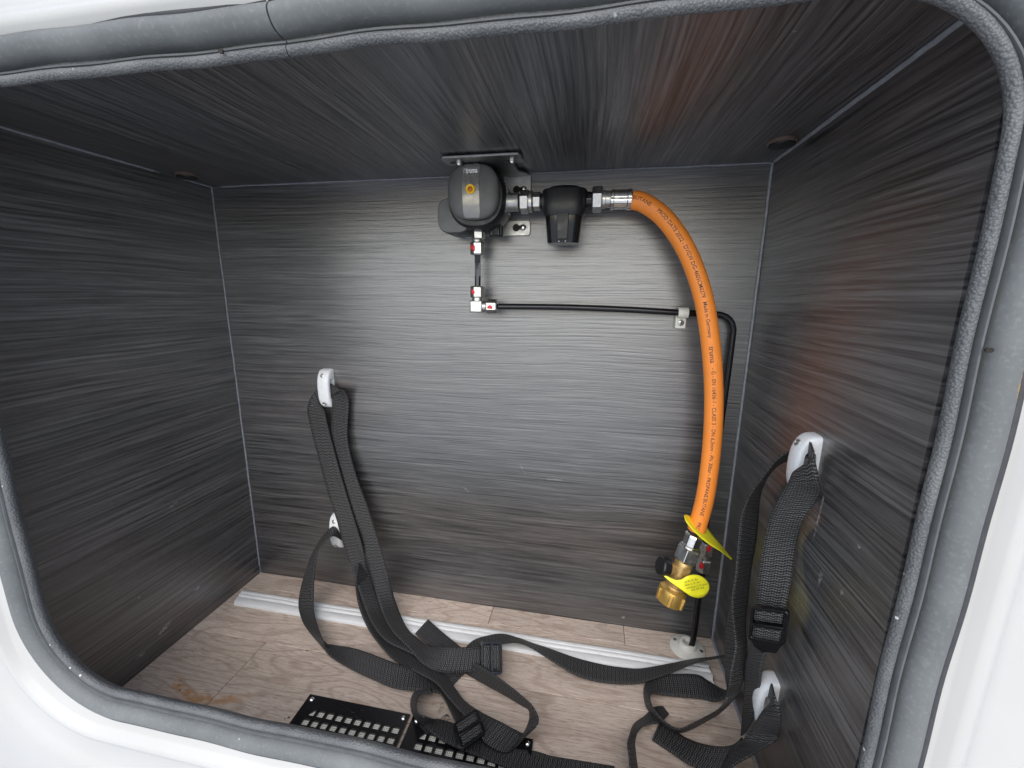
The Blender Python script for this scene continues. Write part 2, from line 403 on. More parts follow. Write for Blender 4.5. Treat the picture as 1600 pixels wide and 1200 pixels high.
# ------------------------------------------------------------------ the locker's lining (setting)
T = 0.015
back = struct(MB().box((-T, 0, -T), (W+T, T, H+T)).build('back_wall', 'wood_back', smooth=False), 'dark wood-grain back wall of the gas locker')
left = struct(MB().box((-T, -D+0.004, -T), (0, 0, H+T)).build('left_wall', 'wood_left', smooth=False), 'dark wood-grain left wall of the gas locker')
right = struct(MB().box((W, -D+0.0065, -T), (W+T, 0, H+T)).build('right_wall', 'wood_right', smooth=False), 'dark wood-grain right wall of the gas locker')
ceil = struct(MB().box((0, -D+0.004, H), (W, 0, H+T)).build('ceiling', 'wood_ceiling', smooth=False), 'dark wood-grain ceiling panel of the gas locker')
def strip(path, r, parent, jit=0.00022):
    pts = []
    path = [V(p) for p in path]
    for i in range(41):
        t = i/40; p = path[0].lerp(path[1], t)
        pts.append(p+V((random.uniform(-jit, jit), random.uniform(-jit, jit), random.uniform(-jit, jit))))
    return MB().tube(pts, r, 8).build('corner_joint', 'joint_grey', parent)
strip([(0.0004, -0.0004, 0), (0.0004, -0.0004, H)], 0.0011, left)
strip([(W-0.0006, -0.0006, 0), (W-0.0006, -0.0006, H)], 0.0016, right)
strip([(W-0.0006, 0, H-0.0006), (W-0.0006, -D+0.004, H-0.0006)], 0.0017, right)
strip([(0.0005, 0, H-0.0005), (0.0005, -0.045, H-0.0005)], 0.0010, left)
strip([(0.0005, -0.068, H-0.0005), (0.0005, -D+0.004, H-0.0005)], 0.0012, left)
strip([(0, -0.0004, H-0.0004), (W, -0.0004, H-0.0004)], 0.0009, back, 0.0003)
strip([(W-0.0008, -0.0, 0.0008), (W-0.0008, -D+0.004, 0.0008)], 0.0018, right)
t = NT('bounce_ground'); gn = t.noise(t.obj(), 3.0, 4.0, 0.6)
MAT['bounce_ground'] = t.set(t.ramp(gn, [(0.3, (0.60, 0.60, 0.585)), (0.7, (0.70, 0.70, 0.685))]), 0.8)  # unseen ground, added pale so the back wall has something bright to reflect
struct(MB().add([(-60, -60, -0.62), (60, -60, -0.62), (60, 60, -0.62), (-60, 60, -0.62)], [(0, 1, 2, 3)]).build('ground', 'bounce_ground', smooth=False), 'unseen pale ground under the vehicle, added to reflect and bounce light')
# vinyl planks
fl = struct(MB().box((-T, -D+0.004, -T), (W+T, 0, -0.0042)).build('floor', 'grommet_hole', smooth=False), 'vinyl plank floor of the gas locker')
def plank(x0, x1, y0, y1):
    g = 0.00030; ch = 0.0006; top = 0.0; bot = -0.004
    a = [(x0+g, y0+g), (x1-g, y0+g), (x1-g, y1-g), (x0+g, y1-g)]
    b = [(x0+g+ch, y0+g+ch), (x1-g-ch, y0+g+ch), (x1-g-ch, y1-g-ch), (x0+g+ch, y1-g-ch)]
    MB().rings([[(x, y, bot) for x, y in a], [(x, y, top-ch*0.7) for x, y in a], [(x, y, top) for x, y in b]]).build('plank', 'floor_vinyl', fl, smooth=False)
ys = [0.0, -0.031, -0.115, -0.199, -D+0.005]
rows = [[0, 0.3675, 0.541, W], [0, W], [0, 0.1077, W], [0, 0.46, W]]
for i, xs in enumerate(rows):
    for k in range(len(xs)-1): plank(xs[k], xs[k+1], ys[i+1], ys[i])
# sill: the lower front wall below the door opening
struct(MB().box((-T, -D+0.0035, -T), (W+T, -D+0.0085, 0.076)).build('sill_wall', 'black_plastic', smooth=False), 'low wall below the door opening, behind the seal')
for (cx, cy, lab) in ((0.634, -0.062, 'small dark round screw cap on the ceiling by the right wall'), (0.0215, -0.053, 'small dark round screw cap on the ceiling by the left wall')):
    o = thing('screw_cap', lab, 'cap', 'ceiling screw caps')
    MB().lathe((cx, cy, H+0.001), (0, 0, -1), [(0, 0.0118), (0.0028, 0.0118), (0.0036, 0.0108)], 36, up=(0, 1, 0)).build('rim', 'cap_brown', o)
    MB().lathe((cx, cy, H-0.0025), (0, 0, -1), [(0, 0.0102), (0.0016, 0.0100), (0.0019, 0.006)], 36, up=(0, 1, 0)).build('face', 'black_plastic', o)

# ------------------------------------------------------------------ door opening: white surround and rubber seal
OX0, OX1, OZ0, OZ1 = 0.0365, 0.6482, 0.0872, 0.5428
RAD = (0.068, 0.062, 0.058, 0.062)
def sweep(loop, prof, y0, closed=True, wob=None):
    rings = []
    for i, ((x, z), (nx, nz)) in enumerate(loop):
        dr, dh = wob(i, x, z) if wob else (0, 0)
        rings.append([(x+nx*(r+dr), y0-h-dh, z+nz*(r+dr)) for r, h in prof])
    n = len(prof)
    mb = MB()
    vs = [p for r in rings for p in r]; fs = []
    M = len(rings)
    for i in range(M if closed else M-1):
        k = (i+1) % M
        for j in range(n-1):
            fs.append((i*n+j, i*n+j+1, k*n+j+1, k*n+j))
    if not closed:
        fs.append(tuple(range(n))); fs.append(tuple(reversed(range((M-1)*n, M*n))))
    return mb.add(vs, fs)
sur = thing('door_surround', 'white painted vehicle body panel around the open locker door', 'body panel')
ploop = rrect(-0.004, 0.679, 0.048, 0.566, (0.085, 0.08, 0.075, 0.08), 16, 14)
pprof = [(-0.002, 0.0015), (0.000, 0.0025), (0.003, 0.0062), (0.0065, 0.0080), (0.010, 0.0072), (0.0135, 0.0042), (0.016, 0.0020), (0.022, 0.0012), (0.040, 0.0010), (0.045, 0.0022), (0.050, 0.0042), (0.058, 0.0050), (0.19, 0.0050), (0.20, 0.0), (0.20, -0.012)]
iloop = rrect(OX0, OX1, OZ0, OZ1, RAD, 16, 14)
vs = []; fs = []; npf = len(pprof)+2
for ((x, z), (nx, nz)), ((xi, zi), (mx, mz)) in zip(ploop, iloop):
    vs += [(xi+mx*0.017, -D+0.0115, zi+mz*0.017), (xi+mx*0.017, -D-0.0005, zi+mz*0.017)]
    vs += [(x+nx*r, -D-0.0005-h, z+nz*r) for r, h in pprof]
NL = len(ploop)
for i in range(NL):
    k = (i+1) % NL
    for j in range(npf): fs.append((i*npf+j, i*npf+(j+1) % npf, k*npf+(j+1) % npf, k*npf+j))
MB().add(vs, fs).build('panel', 'body_paint', sur, sharp=50)

seal = thing('door_seal', 'grey rubber bulb seal around the door opening, cut at its top joint', 'seal')
loop = rrect(OX0, OX1, OZ0, OZ1, RAD, 18, 40)
def wob_b(i, x, z):
    return (0.0006*math.sin(x*31+z*17)+0.00035*math.sin(x*90+z*70), 0.0005*math.sin(x*47+z*29))
def wob_t(i, x, z):
    a = wob_b(i, x, z); k = min(1.0, max(0.0, (z-0.49)/0.045)); return (a[0], a[1]-0.0040*k)
bead = [(0.0035, -0.0060), (0.0010, -0.0030), (0.0001, -0.0014), (0.0003, 0.0004), (0.0014, 0.0020), (0.0030, 0.0026), (0.0044, 0.0022), (0.0054, 0.0008), (0.0057, -0.0018), (0.0054, -0.0060)]
trim = [(0.0058, -0.0055), (0.0064, -0.0018), (0.0068, 0.0016), (0.0074, 0.0027), (0.0083, 0.0027), (0.0089, 0.0016), (0.0092, -0.0020), (0.0102, -0.0026), (0.0102, -0.0055)]
bulb = [(0.0104, -0.0045), (0.0110, -0.0008), (0.0116, 0.0022), (0.0128, 0.0044), (0.0142, 0.0058), (0.0158, 0.0068), (0.0174, 0.0075), (0.0195, 0.0078), (0.0214, 0.0072), (0.0230, 0.0058), (0.0240, 0.0044), (0.0242, 0.0036), (0.018, -0.001)]
lip = [(0.0225, 0.0012), (0.0234, 0.0036), (0.0248, 0.0046), (0.0264, 0.0046), (0.0274, 0.0036), (0.0276, 0.0014), (0.0255, 0.0008)]
# open the loops at the top joint so the seal shows its butt joint
def split(loop, xj, gap):
    idx = max(range(len(loop)), key=lambda i: (loop[i][0][1] > OZ1-0.001) * (1.0-abs(loop[i][0][0]-xj)))
    L = loop[idx+1:]+loop[:idx]
    L = [q for q in L if not (q[0][1] > OZ1-0.001 and abs(q[0][0]-xj) < 0.010)]
    n_ = (0.0, 1.0)
    return [((xj-gap/2-0.006, OZ1), n_)]*0+[((xj-gap/2, OZ1), n_)]+L+[((xj+gap/2, OZ1), n_)]
def wob_u(xj):
    def f(i, x, z):
        a = wob_b(i, x, z)
        if z > OZ1-0.001 and x < xj:
            k = math.exp(-(xj-x)/0.05); return (a[0]-0.0006*k, a[1]+0.0002*k)
        if z > OZ1-0.001 and x > xj:
            k = math.exp(-(x-xj)/0.03); return (a[0]+0.0008*k, a[1]+0.0010*k)
        return a
    return f
XJ = 0.3135
sweep(split(loop, XJ+0.003, 0.0006), bead, -D, False, wob_b).build('edge_bead', 'seal_bead', seal, sharp=50)
sweep(split(loop, XJ+0.001, 0.0007), trim, -D, False, wob_t).build('trim_strip', 'trim_rubber', seal, sharp=50)
sweep(split(loop, XJ-0.002, 0.0011), bulb, -D, False, wob_u(XJ)).build('bulb', 'seal_rubber', seal, sharp=50)
sweep(split(loop, XJ-0.004, 0.0011), lip, -D, False, wob_u(XJ)).build('outer_lip', 'lip_rubber', seal, sharp=50)
# drain holes of the seal bulb
def seal_hole(p, n):
    p = V(p); 
    MB().lathe(p, n, [(-0.001, 0.0010), (0.0004, 0.0011)], 12, shape=lambda a: 1+0.35*abs(math.cos(a))).build('vent_hole', 'grommet_hole', seal)

seal_hole((0.0203,-0.2666,0.1396), (0.3, -1, 0.2)); seal_hole((0.6576,-0.2666,0.3971), (-0.2, -1, 0)); seal_hole((0.2790,-0.2666,0.5461), (0, -1, -0.2)); seal_hole((0.3016,-0.2668,0.0709), (0, -1, 0.4))

# ------------------------------------------------------------------ strap hooks
def screw(parent, p, n, r, mat='chrome', name='screw', slot=True, ang=0.6):
    p = V(p); d, a, b = frame(n)
    s_ = MB().lathe(p-d*0.0005, d, [(0, r), (r*0.35, r), (r*0.62, r*0.75), (r*0.70, r*0.35)], 18).build(name, mat, parent)
    return s_
def hook(p, nrm, label, H_=0.052, Wd=0.0165, P_=0.0150):
    """pad eye: a bridge of white plastic standing off the wall; p = middle of its foot, nrm = out of the wall"""
    o = thing('strap_hook', label, 'hook', 'white strap hooks on the locker walls')
    p = V(p); n = V(nrm).normalized(); up = V((0, 0, 1)); w = up.cross(n).normalized()
    hh = H_/2; N = 40
    outer = []; inner = []
    for k in range(N):
        t = 2*math.pi*k/N; c, s_ = math.cos(t), math.sin(t)
        e = 2.6
        x = math.copysign(abs(c)**(2/e), c)*hh
        y = math.copysign(abs(s_)**(2/e), s_)
        y = P_*y if y > 0 else 0.0
        outer.append((x, max(y, 0.0)))
        xi = math.copysign(abs(c)**(2/5), c)*(hh*0.52); yi = 0.0062+math.copysign(abs(s_)**(2/5), s_)*0.0040
        inner.append((xi, yi))
    rows_ = []
    prof = [(-0.5, 0.80), (-0.44, 0.93), (-0.30, 1.0), (0.30, 1.0), (0.44, 0.93), (0.5, 0.80)]
    mb = MB(); vs = []; fs = []
    nP = len(prof)
    for (wt, sc_) in prof:
        for (x, y) in outer:
            ys_ = y*(1-(1-sc_)*0.8) if y > 0.001 else 0
            vs.append(p+up*(x*(1-(1-sc_)*0.35))+n*ys_+w*(wt*Wd))
    base = len(vs)
    for wt in (-0.5, 0.5):
        for (x, y) in inner: vs.append(p+up*x+n*y+w*(wt*Wd))
    for i in range(nP-1):
        for j in range(N):
            k = (j+1) % N; fs.append((i*N+j, i*N+k, (i+1)*N+k, (i+1)*N+j))
    for j in range(N):
        k = (j+1) % N
        fs.append((j, base+j, base+k, k)); fs.append(((nP-1)*N+j, (nP-1)*N+k, base+N+k, base+N+j))
        fs.append((base+j, base+N+j, base+N+k, base+k))
    mb.add(vs, fs).build('bridge', 'white_plastic', o, sharp=55)
    for s_ in (-1, 1):
        q = p+up*(s_*hh*0.72)+n*(P_*0.86)
        MB().lathe(q, n+up*(s_*0.35), [(-0.002, 0.0026), (0.0004, 0.0026), (0.0007, 0.0018), (0.0001, 0.0012)], 18, up=(1, 1, 0.2)).build('screw', 'zinc', o)
    return o
hook((0.1430, 0, 0.2970), (0, -1, 0), 'upper white strap hook on the back wall')
hook((0.1420, 0, 0.0900), (0, -1, 0), 'lower white strap hook on the back wall, half hidden by straps')
hook((W, -0.1570, 0.2950), (-1, 0, 0), 'upper white strap hook on the right wall')
hook((W, -0.1560, 0.0790), (-1, 0, 0), 'lower white strap hook on the right wall near the floor')

# ------------------------------------------------------------------ floor fittings
rail = thing('floor_rail', 'white ridged plastic rail strip lying across the floor', 'rail')
y0 = -0.0695
rp = [(0, 0), (0.0, 0.0022), (0.0012, 0.0038), (0.0030, 0.0046), (0.0095, 0.0050), (0.0110, 0.0044), (0.0118, 0.0024), (0.0130, 0.0022), (0.0140, 0.0040), (0.0158, 0.0048), (0.0176, 0.0044), (0.0184, 0.0024), (0.0194, 0.0024), (0.0204, 0.0040), (0.0222, 0.0044), (0.0252, 0.0034), (0.0270, 0.0016), (0.0275, 0)]
a_ = [(0.0135-0.0, y0+y, z+0.0004) for y, z in rp]; a_ = [(0.019-0.0105*(y-y0)/0.0275, y, z) for x, y, z in a_]
b_ = [(0.6330+0.0012*math.sin(i*1.9), y0+y, z+0.0004) for i, (y, z) in enumerate(rp)]
mid = [[(0.02+0.61*k/14, y0+y+0.0004*math.sin(k*1.7), z+0.0004) for y, z in rp] for k in range(1, 14)]
MB().rings([a_]+mid+[b_]).build('rail_profile', 'rail_white', rail, sharp=40)

fla = thing('pipe_grommet', 'round white floor flange that the black pipe passes through', 'grommet')
fc = V((0.6150, -0.0225, 0.0003))
MB().lathe(fc, (0, 0, 1), [(0, 0.0202), (0.0016, 0.0202), (0.0026, 0.0192), (0.0034, 0.0120), (0.0040, 0.0108), (0.0085, 0.0098), (0.0096, 0.0086), (0.0096, 0.0060), (0.006, 0.0054), (0.002, 0.0054)], 44, up=(0, 1, 0)).build('flange', 'cream_plastic', fla, sharp=40)
for ang in (150, -18):
    q = fc+V((math.cos(R(ang))*0.0155, math.sin(R(ang))*0.0155, 0.0030))
    MB().lathe(q, (0, 0, 1), [(-0.001, 0.0024), (0.0006, 0.0022), (0.0011, 0.0010)], 16, up=(0, 1, 0)).build('screw', 'zinc', fla)
    sd = MB().box((q.x-0.0016, q.y-0.0003, q.z+0.0008), (q.x+0.0016, q.y+0.0003, q.z+0.0013)).build('screw_slot', 'grommet_hole', fla)

def vent(x0, x1, label, holes_x0, ncol, cut_first=True):
    o = thing('floor_vent', label, 'vent', 'black floor vents')
    y1, y0_ = -0.1675, -0.2420; zt = 0.0030
    # plate as strips round real openings
    px = 0.01012; hw = 0.0072; rows_y = [-0.1850-0.00985*k for k in range(5)]; hh = 0.0062
    xs = [x0]; ysv = [y0_]
    for k in range(ncol): xs += [holes_x0+k*px-hw/2, holes_x0+k*px+hw/2]
    xs.append(x1)
    for y in reversed(rows_y): ysv += [y-hh/2, y+hh/2]
    ysv.append(y1)
    mb = MB(); nx, ny = len(xs), len(ysv); idx = {}; vs = []; fs = []
    for lvl, z in ((0, zt), (1, 0.0005)):
        for i, x in enumerate(xs):
            for j, y in enumerate(ysv):
                idx[(lvl, i, j)] = len(vs); vs.append((x, y, z))
    hole = lambda i, j: i % 2 == 1 and j % 2 == 1 and 0 <= i < nx-1 and 0 <= j < ny-1 and not (cut_first and i == 1 and j >= 2*len(rows_y)-1 and False)
    for i in range(nx-1):
        for j in range(ny-1):
            if hole(i, j):
                for (a, b, c, d) in (((i, j), (i+1, j), 0, 0), ((i+1, j), (i+1, j+1), 0, 0), ((i+1, j+1), (i, j+1), 0, 0), ((i, j+1), (i, j), 0, 0)):
                    fs.append((idx[(0, *a)], idx[(0, *b)], idx[(1, *b)], idx[(1, *a)]))
            else: fs.append((idx[(0, i, j)], idx[(0, i+1, j)], idx[(0, i+1, j+1)], idx[(0, i, j+1)]))
    for i in range(nx-1):
        for j in (0, ny-1): fs.append((idx[(0, i, j)], idx[(0, i+1, j)], idx[(1, i+1, j)], idx[(1, i, j)]))
    for j in range(ny-1):
        for i in (0, nx-1): fs.append((idx[(0, i, j)], idx[(0, i, j+1)], idx[(1, i, j+1)], idx[(1, i, j)]))
    g = MB().add(vs, fs).build('grille', 'vent_black', o, smooth=False)
    MB().box((x0+0.004, y0_+0.004, 0.0003), (x1-0.004, y1-0.006, 0.0008)).build('insect_gauze', 'gauze_daylit', o, smooth=False)
    # corner web across the first opening of the back row
    a = holes_x0-hw/2-0.0002; b = rows_y[0]+hh/2+0.0002
    MB().prism([(0, 0), (hw*0.75, 0), (0, -hh-0.0002)], (a, b, 0.0012), (1, 0, 0), (0, 1, 0), (0, 0, 1), 0.0017).build('corner_web', 'vent_black', o, smooth=False)
    for sx in (x0+0.0055, x1-0.0050):
        MB().lathe((sx, y1-0.0050, zt-0.0004), (0, 0, 1), [(0, 0.0025), (0.0008, 0.0025), (0.0019, 0.0016), (0.0022, 0.0006)], 18, up=(0, 1, 0)).build('screw', 'chrome', o)
    return o
vent(0.2070, 0.3200, 'black slotted floor vent at the sill, the one left of the strap pile', 0.2214, 10)
vent(0.3235, 0.4460, 'black floor vent at the sill, the one under the strap pile', 0.3405, 10)
for (x, y, r, lab) in ((0.2005, -0.1925, 0.0011, 'larger brown crumb beside the left floor vent'), (0.1978, -0.1945, 0.0007, 'smaller brown crumb beside the left floor vent'),
                       (0.060, -0.184, 0.0007, 'smaller dark crumb on the rust-brown floor stain'), (0.0655, -0.189, 0.0009, 'larger dark crumb on the rust-brown floor stain'),
                       (0.165, -0.1165, 0.0010, 'lone dark crumb on a plank seam left of the looped strap')):
    mb = MB(); mb.lathe((x, y, 0.0001), (0.2, 0.1, 1), [(0, r*0.5), (r*0.4, r), (r*0.9, r*0.7), (r*1.2, r*0.2)], 9, shape=lambda a: 1+0.35*math.sin(3*a+x*900))
    tag(mb.build('crumb', 'crumb_brown'), lab, 'crumb', 'crumbs on the floor')

# ------------------------------------------------------------------ gas regulator
reg = thing('gas_regulator', 'round dark grey gas regulator with a yellow button, mounted on the back wall', 'regulator')
def sup(e): return lambda a: 1.0/((abs(math.cos(a))**e+abs(math.sin(a))**e)**(1/e))
RC = V((0.3600, 0, 0.5165))
MB().lathe(RC, (0, -1, 0), [(0.006, 0.024), (0.010, 0.0285), (0.016, 0.0305), (0.040, 0.0312), (0.048, 0.0295), (0.051, 0.0275)], 56, shape=sup(2.35)).build('housing', 'black_plastic', reg, sharp=40)
FC = V((0.3590, 0, 0.5200))
cov = MB().lathe(FC, (0, -1, 0), [(0.046, 0.0240), (0.0505, 0.0258), (0.0560, 0.0262), (0.0576, 0.0256), (0.0592, 0.0240), (0.0607, 0.0205), (0.0622, 0.014), (0.0631, 0.007), (0.0634, 0.001)], 64, shape=sup(2.75)).build('cover', 'cover_plastic', reg, sharp=50)
def cover_y(x, z):      # front surface of the cover
    prof = [(0.001, 0.0634), (0.007, 0.0631), (0.014, 0.0622), (0.0205, 0.0607), (0.0240, 0.0592), (0.0256, 0.0576), (0.0262, 0.0560)]
    dx, dz = x-FC.x, z-FC.z; r = math.hypot(dx, dz)
    if r < 1e-6: return -0.0634
    r = r/sup(2.75)(math.atan2(dz, dx))
    for (r0, h0), (r1, h1) in zip(prof, prof[1:]):
        if r <= r1: return -(h0+(h1-h0)*max(0, (r-r0)/(r1-r0)))
    return -0.0560
# metal badge strip laid in the cover
BX0, BX1, BZ0, BZ1 = FC.x-0.0088, FC.x+0.0084, FC.z-0.0250, FC.z+0.0250
mb = MB(); gr = []
for i in range(25):
    z = BZ0+(BZ1-BZ0)*i/24; row = []
    ins = max(0, 1-min(i, 24-i)/2.0)*0.0015
    for j in range(7):
        x = BX0+ins+(BX1-BX0-2*ins)*j/6; row.append((x, cover_y(x, z)-0.00055, z))
    gr.append(row)
top = [p for r in gr for p in r]
fs = [(i*7+j, i*7+j+1, (i+1)*7+j+1, (i+1)*7+j) for i in range(24) for j in range(6)]
bot = [(x, y+0.0012, z) for x, y, z in top]; n_ = len(top)
fs += [tuple(n_+k for k in reversed(f)) for f in fs]
edge = [j for j in range(7)]+[i*7+6 for i in range(1, 25)]+[24*7+j for j in range(5, -1, -1)]+[i*7 for i in range(23, 0, -1)]
fs += [(edge[k], edge[(k+1) % len(edge)], n_+edge[(k+1) % len(edge)], n_+edge[k]) for k in range(len(edge))]
badge = MB().add(top+bot, fs).build('badge_strip', 'badge_metal', reg, sharp=40)
vs, fs = text_mesh('truma', 0.0068, 0.035)
wmax = max(v[0] for v in vs)
LX0 = FC.x-0.0053; LZ = FC.z+0.0160; k_ = 0.0118/wmax
mb = MB().add([(LX0+v[0]*k_, cover_y(LX0+v[0]*k_, LZ+v[1]*1.05)-0.00075, LZ+v[1]*1.05) for v in vs], fs)
lc = (LX0-0.0002, LZ+0.0018)
ring = []
for k in range(22):
    t = R(60+k*250/21)
    for rr in (0.0022, 0.0019): ring.append((lc[0]+math.cos(t)*rr, cover_y(lc[0], lc[1])-0.00075, lc[1]+math.sin(t)*rr))
mb.add(ring, [(2*k, 2*k+1, 2*k+3, 2*k+2) for k in range(21)])
mb.build('wordmark', 'logo_print', badge, smooth=False)
bc = (FC.x-0.0002, cover_y(FC.x, FC.z+0.0006)-0.0003, FC.z+0.0008)
but = MB().lathe(bc, (0, -1, 0), [(0, 0.0046), (0.0016, 0.0046), (0.0022, 0.0040), (0.0020, 0.0030), (0.0012, 0.0024)], 30).build('test_button', 'button_yellow', reg)
MB().lathe((bc[0], bc[1]-0.0008, bc[2]), (0, -1, 0), [(0, 0.0024), (0.0010, 0.0022), (0.0016, 0.0010)], 20).build('button_core', 'button_core', but)
# second chamber to the lower left
KC = V((0.3345, 0, 0.5005))
MB().lathe(KC, (0, -1, 0), [(0.004, 0.0160), (0.012, 0.0176), (0.040, 0.0178), (0.043, 0.0172)], 44, shape=sup(3.2)).build('side_chamber', 'black_plastic', reg)
MB().lathe(KC+V((0, -0.0425, 0)), (0, -1, 0), [(0, 0.0174), (0.0015, 0.0174), (0.0028, 0.0166), (0.0034, 0.012), (0.0036, 0.001)], 44, shape=sup(3.2)).build('chamber_cover', 'cover_plastic', reg)
MB().lathe(KC+V((0.0005, -0.0457, -0.0015)), (0, -1, 0), [(0, 0.0011), (0.0004, 0.0011)], 14).build('breather_hole', 'grommet_hole', reg)
MB().lathe((0.3758,-0.0260,0.4922), (0, 0, -1), [(0, 0.0072), (0.010, 0.0072), (0.0116, 0.0060)], 40, shape=lambda a: 1+0.06*math.cos(14*a), up=(0, 1, 0)).build('ribbed_knob', 'black_plastic', reg, sharp=20)
# print on the side of the housing: short white lines
mb = MB()
for c in range(7):
    ang = R(-26+c*9.0); z0 = 0
    t = 0.0
    while t < 0.030:
        ln = random.uniform(0.0010, 0.0032)
        for (q0, q1) in ((t, min(t+ln, 0.030)),):
            pts = []
            for q in (q0, q1):
                for da in (-0.012, 0.012):
                    a = ang+da
                    yy = -0.0455+c*0.0043+da*0.05
                    zz = RC.z+0.016-q
                    dz = zz-RC.z; lo, hi = 0.0, 0.04
                    for _ in range(24):
                        md = (lo+hi)/2; rr = math.hypot(md, dz)/sup(2.35)(math.atan2(dz, md))
                        if rr < 0.0313: lo = md
                        else: hi = md
                    pts.append((RC.x+lo+0.0002, yy+(0.0006 if da > 0 else -0.0006)*0.9, zz))
            mb.add(pts, [(0, 1, 3, 2)])
        t += ln+random.uniform(0.0006, 0.0016)
mb.build('side_print', 'logo_print', reg, smooth=False)
# mounting bracket: plate under the ceiling, web, two ears on the wall
def rpoly(x0, y0, x1, y1, r, n=5):
    out = []
    for (cx, cy, a0) in ((x1-r, y1-r, 0), (x0+r, y1-r, 90), (x0+r, y0+r, 180), (x1-r, y0+r, 270)):
        for k in range(n+1): out.append((cx+r*math.cos(R(a0+90*k/n)), cy+r*math.sin(R(a0+90*k/n))))
    return out
br = MB().prism(rpoly(0.3315, -0.0745, 0.4095, -0.0500, 0.004), (0, 0, H-0.0036), (1, 0, 0), (0, 1, 0), (0, 0, 1), 0.0020).build('ceiling_plate', 'galvanised', reg, bevel=0.0004)
MB().prism([(0.342, -0.0505), (0.3985, -0.0505), (0.3985, -0.0200), (0.4060, -0.0120), (0.4080, -0.004), (0.336, -0.004), (0.336, -0.02)], (0, 0, H-0.0036), (1, 0, 0), (0, 1, 0), (0, 0, 1), 0.0020).build('bracket_web', 'galvanised', reg, bevel=0.0004)
for (x, y) in ((0.3462, -0.0600), (0.3990, -0.0585)):
    MB().lathe((x, y, H-0.0030), (0, 0, -1), [(0, 0.0032), (0.0022, 0.0032), (0.0036, 0.0022), (0.0040, 0.0008)], 20, up=(0, 1, 0)).build('screw', 'chrome', br)
    MB().prism(rpoly(-0.0068, -0.0013, 0.0, 0.0013, 0.0012), (x-0.0020, y, H-0.0040), (1, 0, 0), (0, 1, 0), (0, 0, 1), 0.0003).build('slot', 'grommet_hole', br, smooth=False)
for (z0, z1, nm) in ((0.5270, 0.5490, 1), (0.4850, 0.5010, 0)):
    ear = MB().prism(rpoly(0.350, z0, 0.4095, z1, 0.0032), (0, -0.0006, 0), (1, 0, 0), (0, 0, 1), (0, -1, 0), 0.0020).build('bracket_ear', 'galvanised', reg, bevel=0.0004)
    zc = 0.5310+0.0015 if nm else 0.4935
    zc = z0+0.0062 if nm else zc
    MB().lathe((0.3935, -0.0026, zc), (0, -1, 0), [(0, 0.0040), (0.0003, 0.0040)], 20).build('keyhole', 'grommet_hole', ear, smooth=False)
    MB().prism(rpoly(0, -0.0022, 0.0080, 0.0022, 0.0020), (0.3950, -0.0026, zc), (1, 0, 0), (0, 0, 1), (0, -1, 0), 0.00025).build('keyhole_slot', 'grommet_hole', ear, smooth=False)
    MB().lathe((0.4015, -0.0020, zc), (0, -1, 0), [(0, 0.0034), (0.0020, 0.0034), (0.0034, 0.0022), (0.0038, 0.0008)], 20).build('screw', 'chrome', ear)
MB().box((0.3340, -0.0032, 0.4830), (0.3520, -0.0006, 0.4880)).build('bracket_foot', 'galvanised', reg, bevel=0.0004)
# side outlet towards the filter
AX = -0.035; AZ = 0.5135
out = MB().lathe((0.389, AX, AZ), (1, 0, 0), [(0, 0.0090), (0.013, 0.0090), (0.0135, 0.0080)], 32).build('outlet_stub', 'galvanised', reg)
# bottom outlet
MB().hexa((0.3565, -0.030, 0.4870), (0, 0, -1), 0.0078, 0.009, 0.35, up=(0, 1, 0)).build('bottom_outlet', 'zinc', reg, sharp=25, bevel=0.0003)

# ------------------------------------------------------------------ gas filter with its unions
fil = thing('gas_filter', 'black plastic gas filter between the regulator and the orange hose', 'filter')
for (x, L, r, kind, nm) in ((0.4035, 0.0095, 0.0118, 'hex', 'union_nut'), (0.4128, 0.0040, 0.0104, 'cyl', 'collar'), (0.4166, 0.0085, 0.0092, 'hex', 'union_nut'), (0.4250, 0.0040, 0.0075, 'blk', 'inlet')):
    if kind == 'hex': MB().hexa((x, AX, AZ), (1, 0, 0), r, L, 0.30).build(nm, 'zinc', fil, sharp=25, bevel=0.0004)
    elif kind == 'cyl': MB().lathe((x, AX, AZ), (1, 0, 0), [(0, r*0.95), (0.0006, r), (L-0.0006, r), (L, r*0.95)], 32).build(nm, 'zinc', fil)
    else: MB().lathe((x, AX, AZ), (1, 0, 0), [(0, r), (L, r)], 28).build(nm, 'black_plastic', fil)
fxc = 0.4490
def fsec(z, w, d, e=3.2, dy=0.0):
    n = 44; f_ = sup(e)
    return [(fxc+math.cos(2*math.pi*k/n)*f_(2*math.pi*k/n)*w, AX+dy+math.sin(2*math.pi*k/n)*f_(2*math.pi*k/n)*d, z) for k in range(n)]
MB().rings([fsec(0.5256, 0.010, 0.010, 2), fsec(0.5252, 0.0150, 0.0135, 2.2), fsec(0.5235, 0.0185, 0.0165, 2.4), fsec(0.5215, 0.0195, 0.0175, 2.5)]).build('cap', 'black_plastic', fil, sharp=40)
MB().rings([fsec(0.5222, 0.0215, 0.0185), fsec(0.5205, 0.0226, 0.0195), fsec(0.5060, 0.0222, 0.0195), fsec(0.4990, 0.0205, 0.0188), fsec(0.4970, 0.0190, 0.0178)]).build('head', 'black_plastic', fil, sharp=40)
MB().rings([fsec(0.5000, 0.0192, 0.0172), fsec(0.4965, 0.0186, 0.0170), fsec(0.4730, 0.0162, 0.0150), fsec(0.4715, 0.0156, 0.0145)]).build('bowl', 'gloss_black', fil, sharp=40)
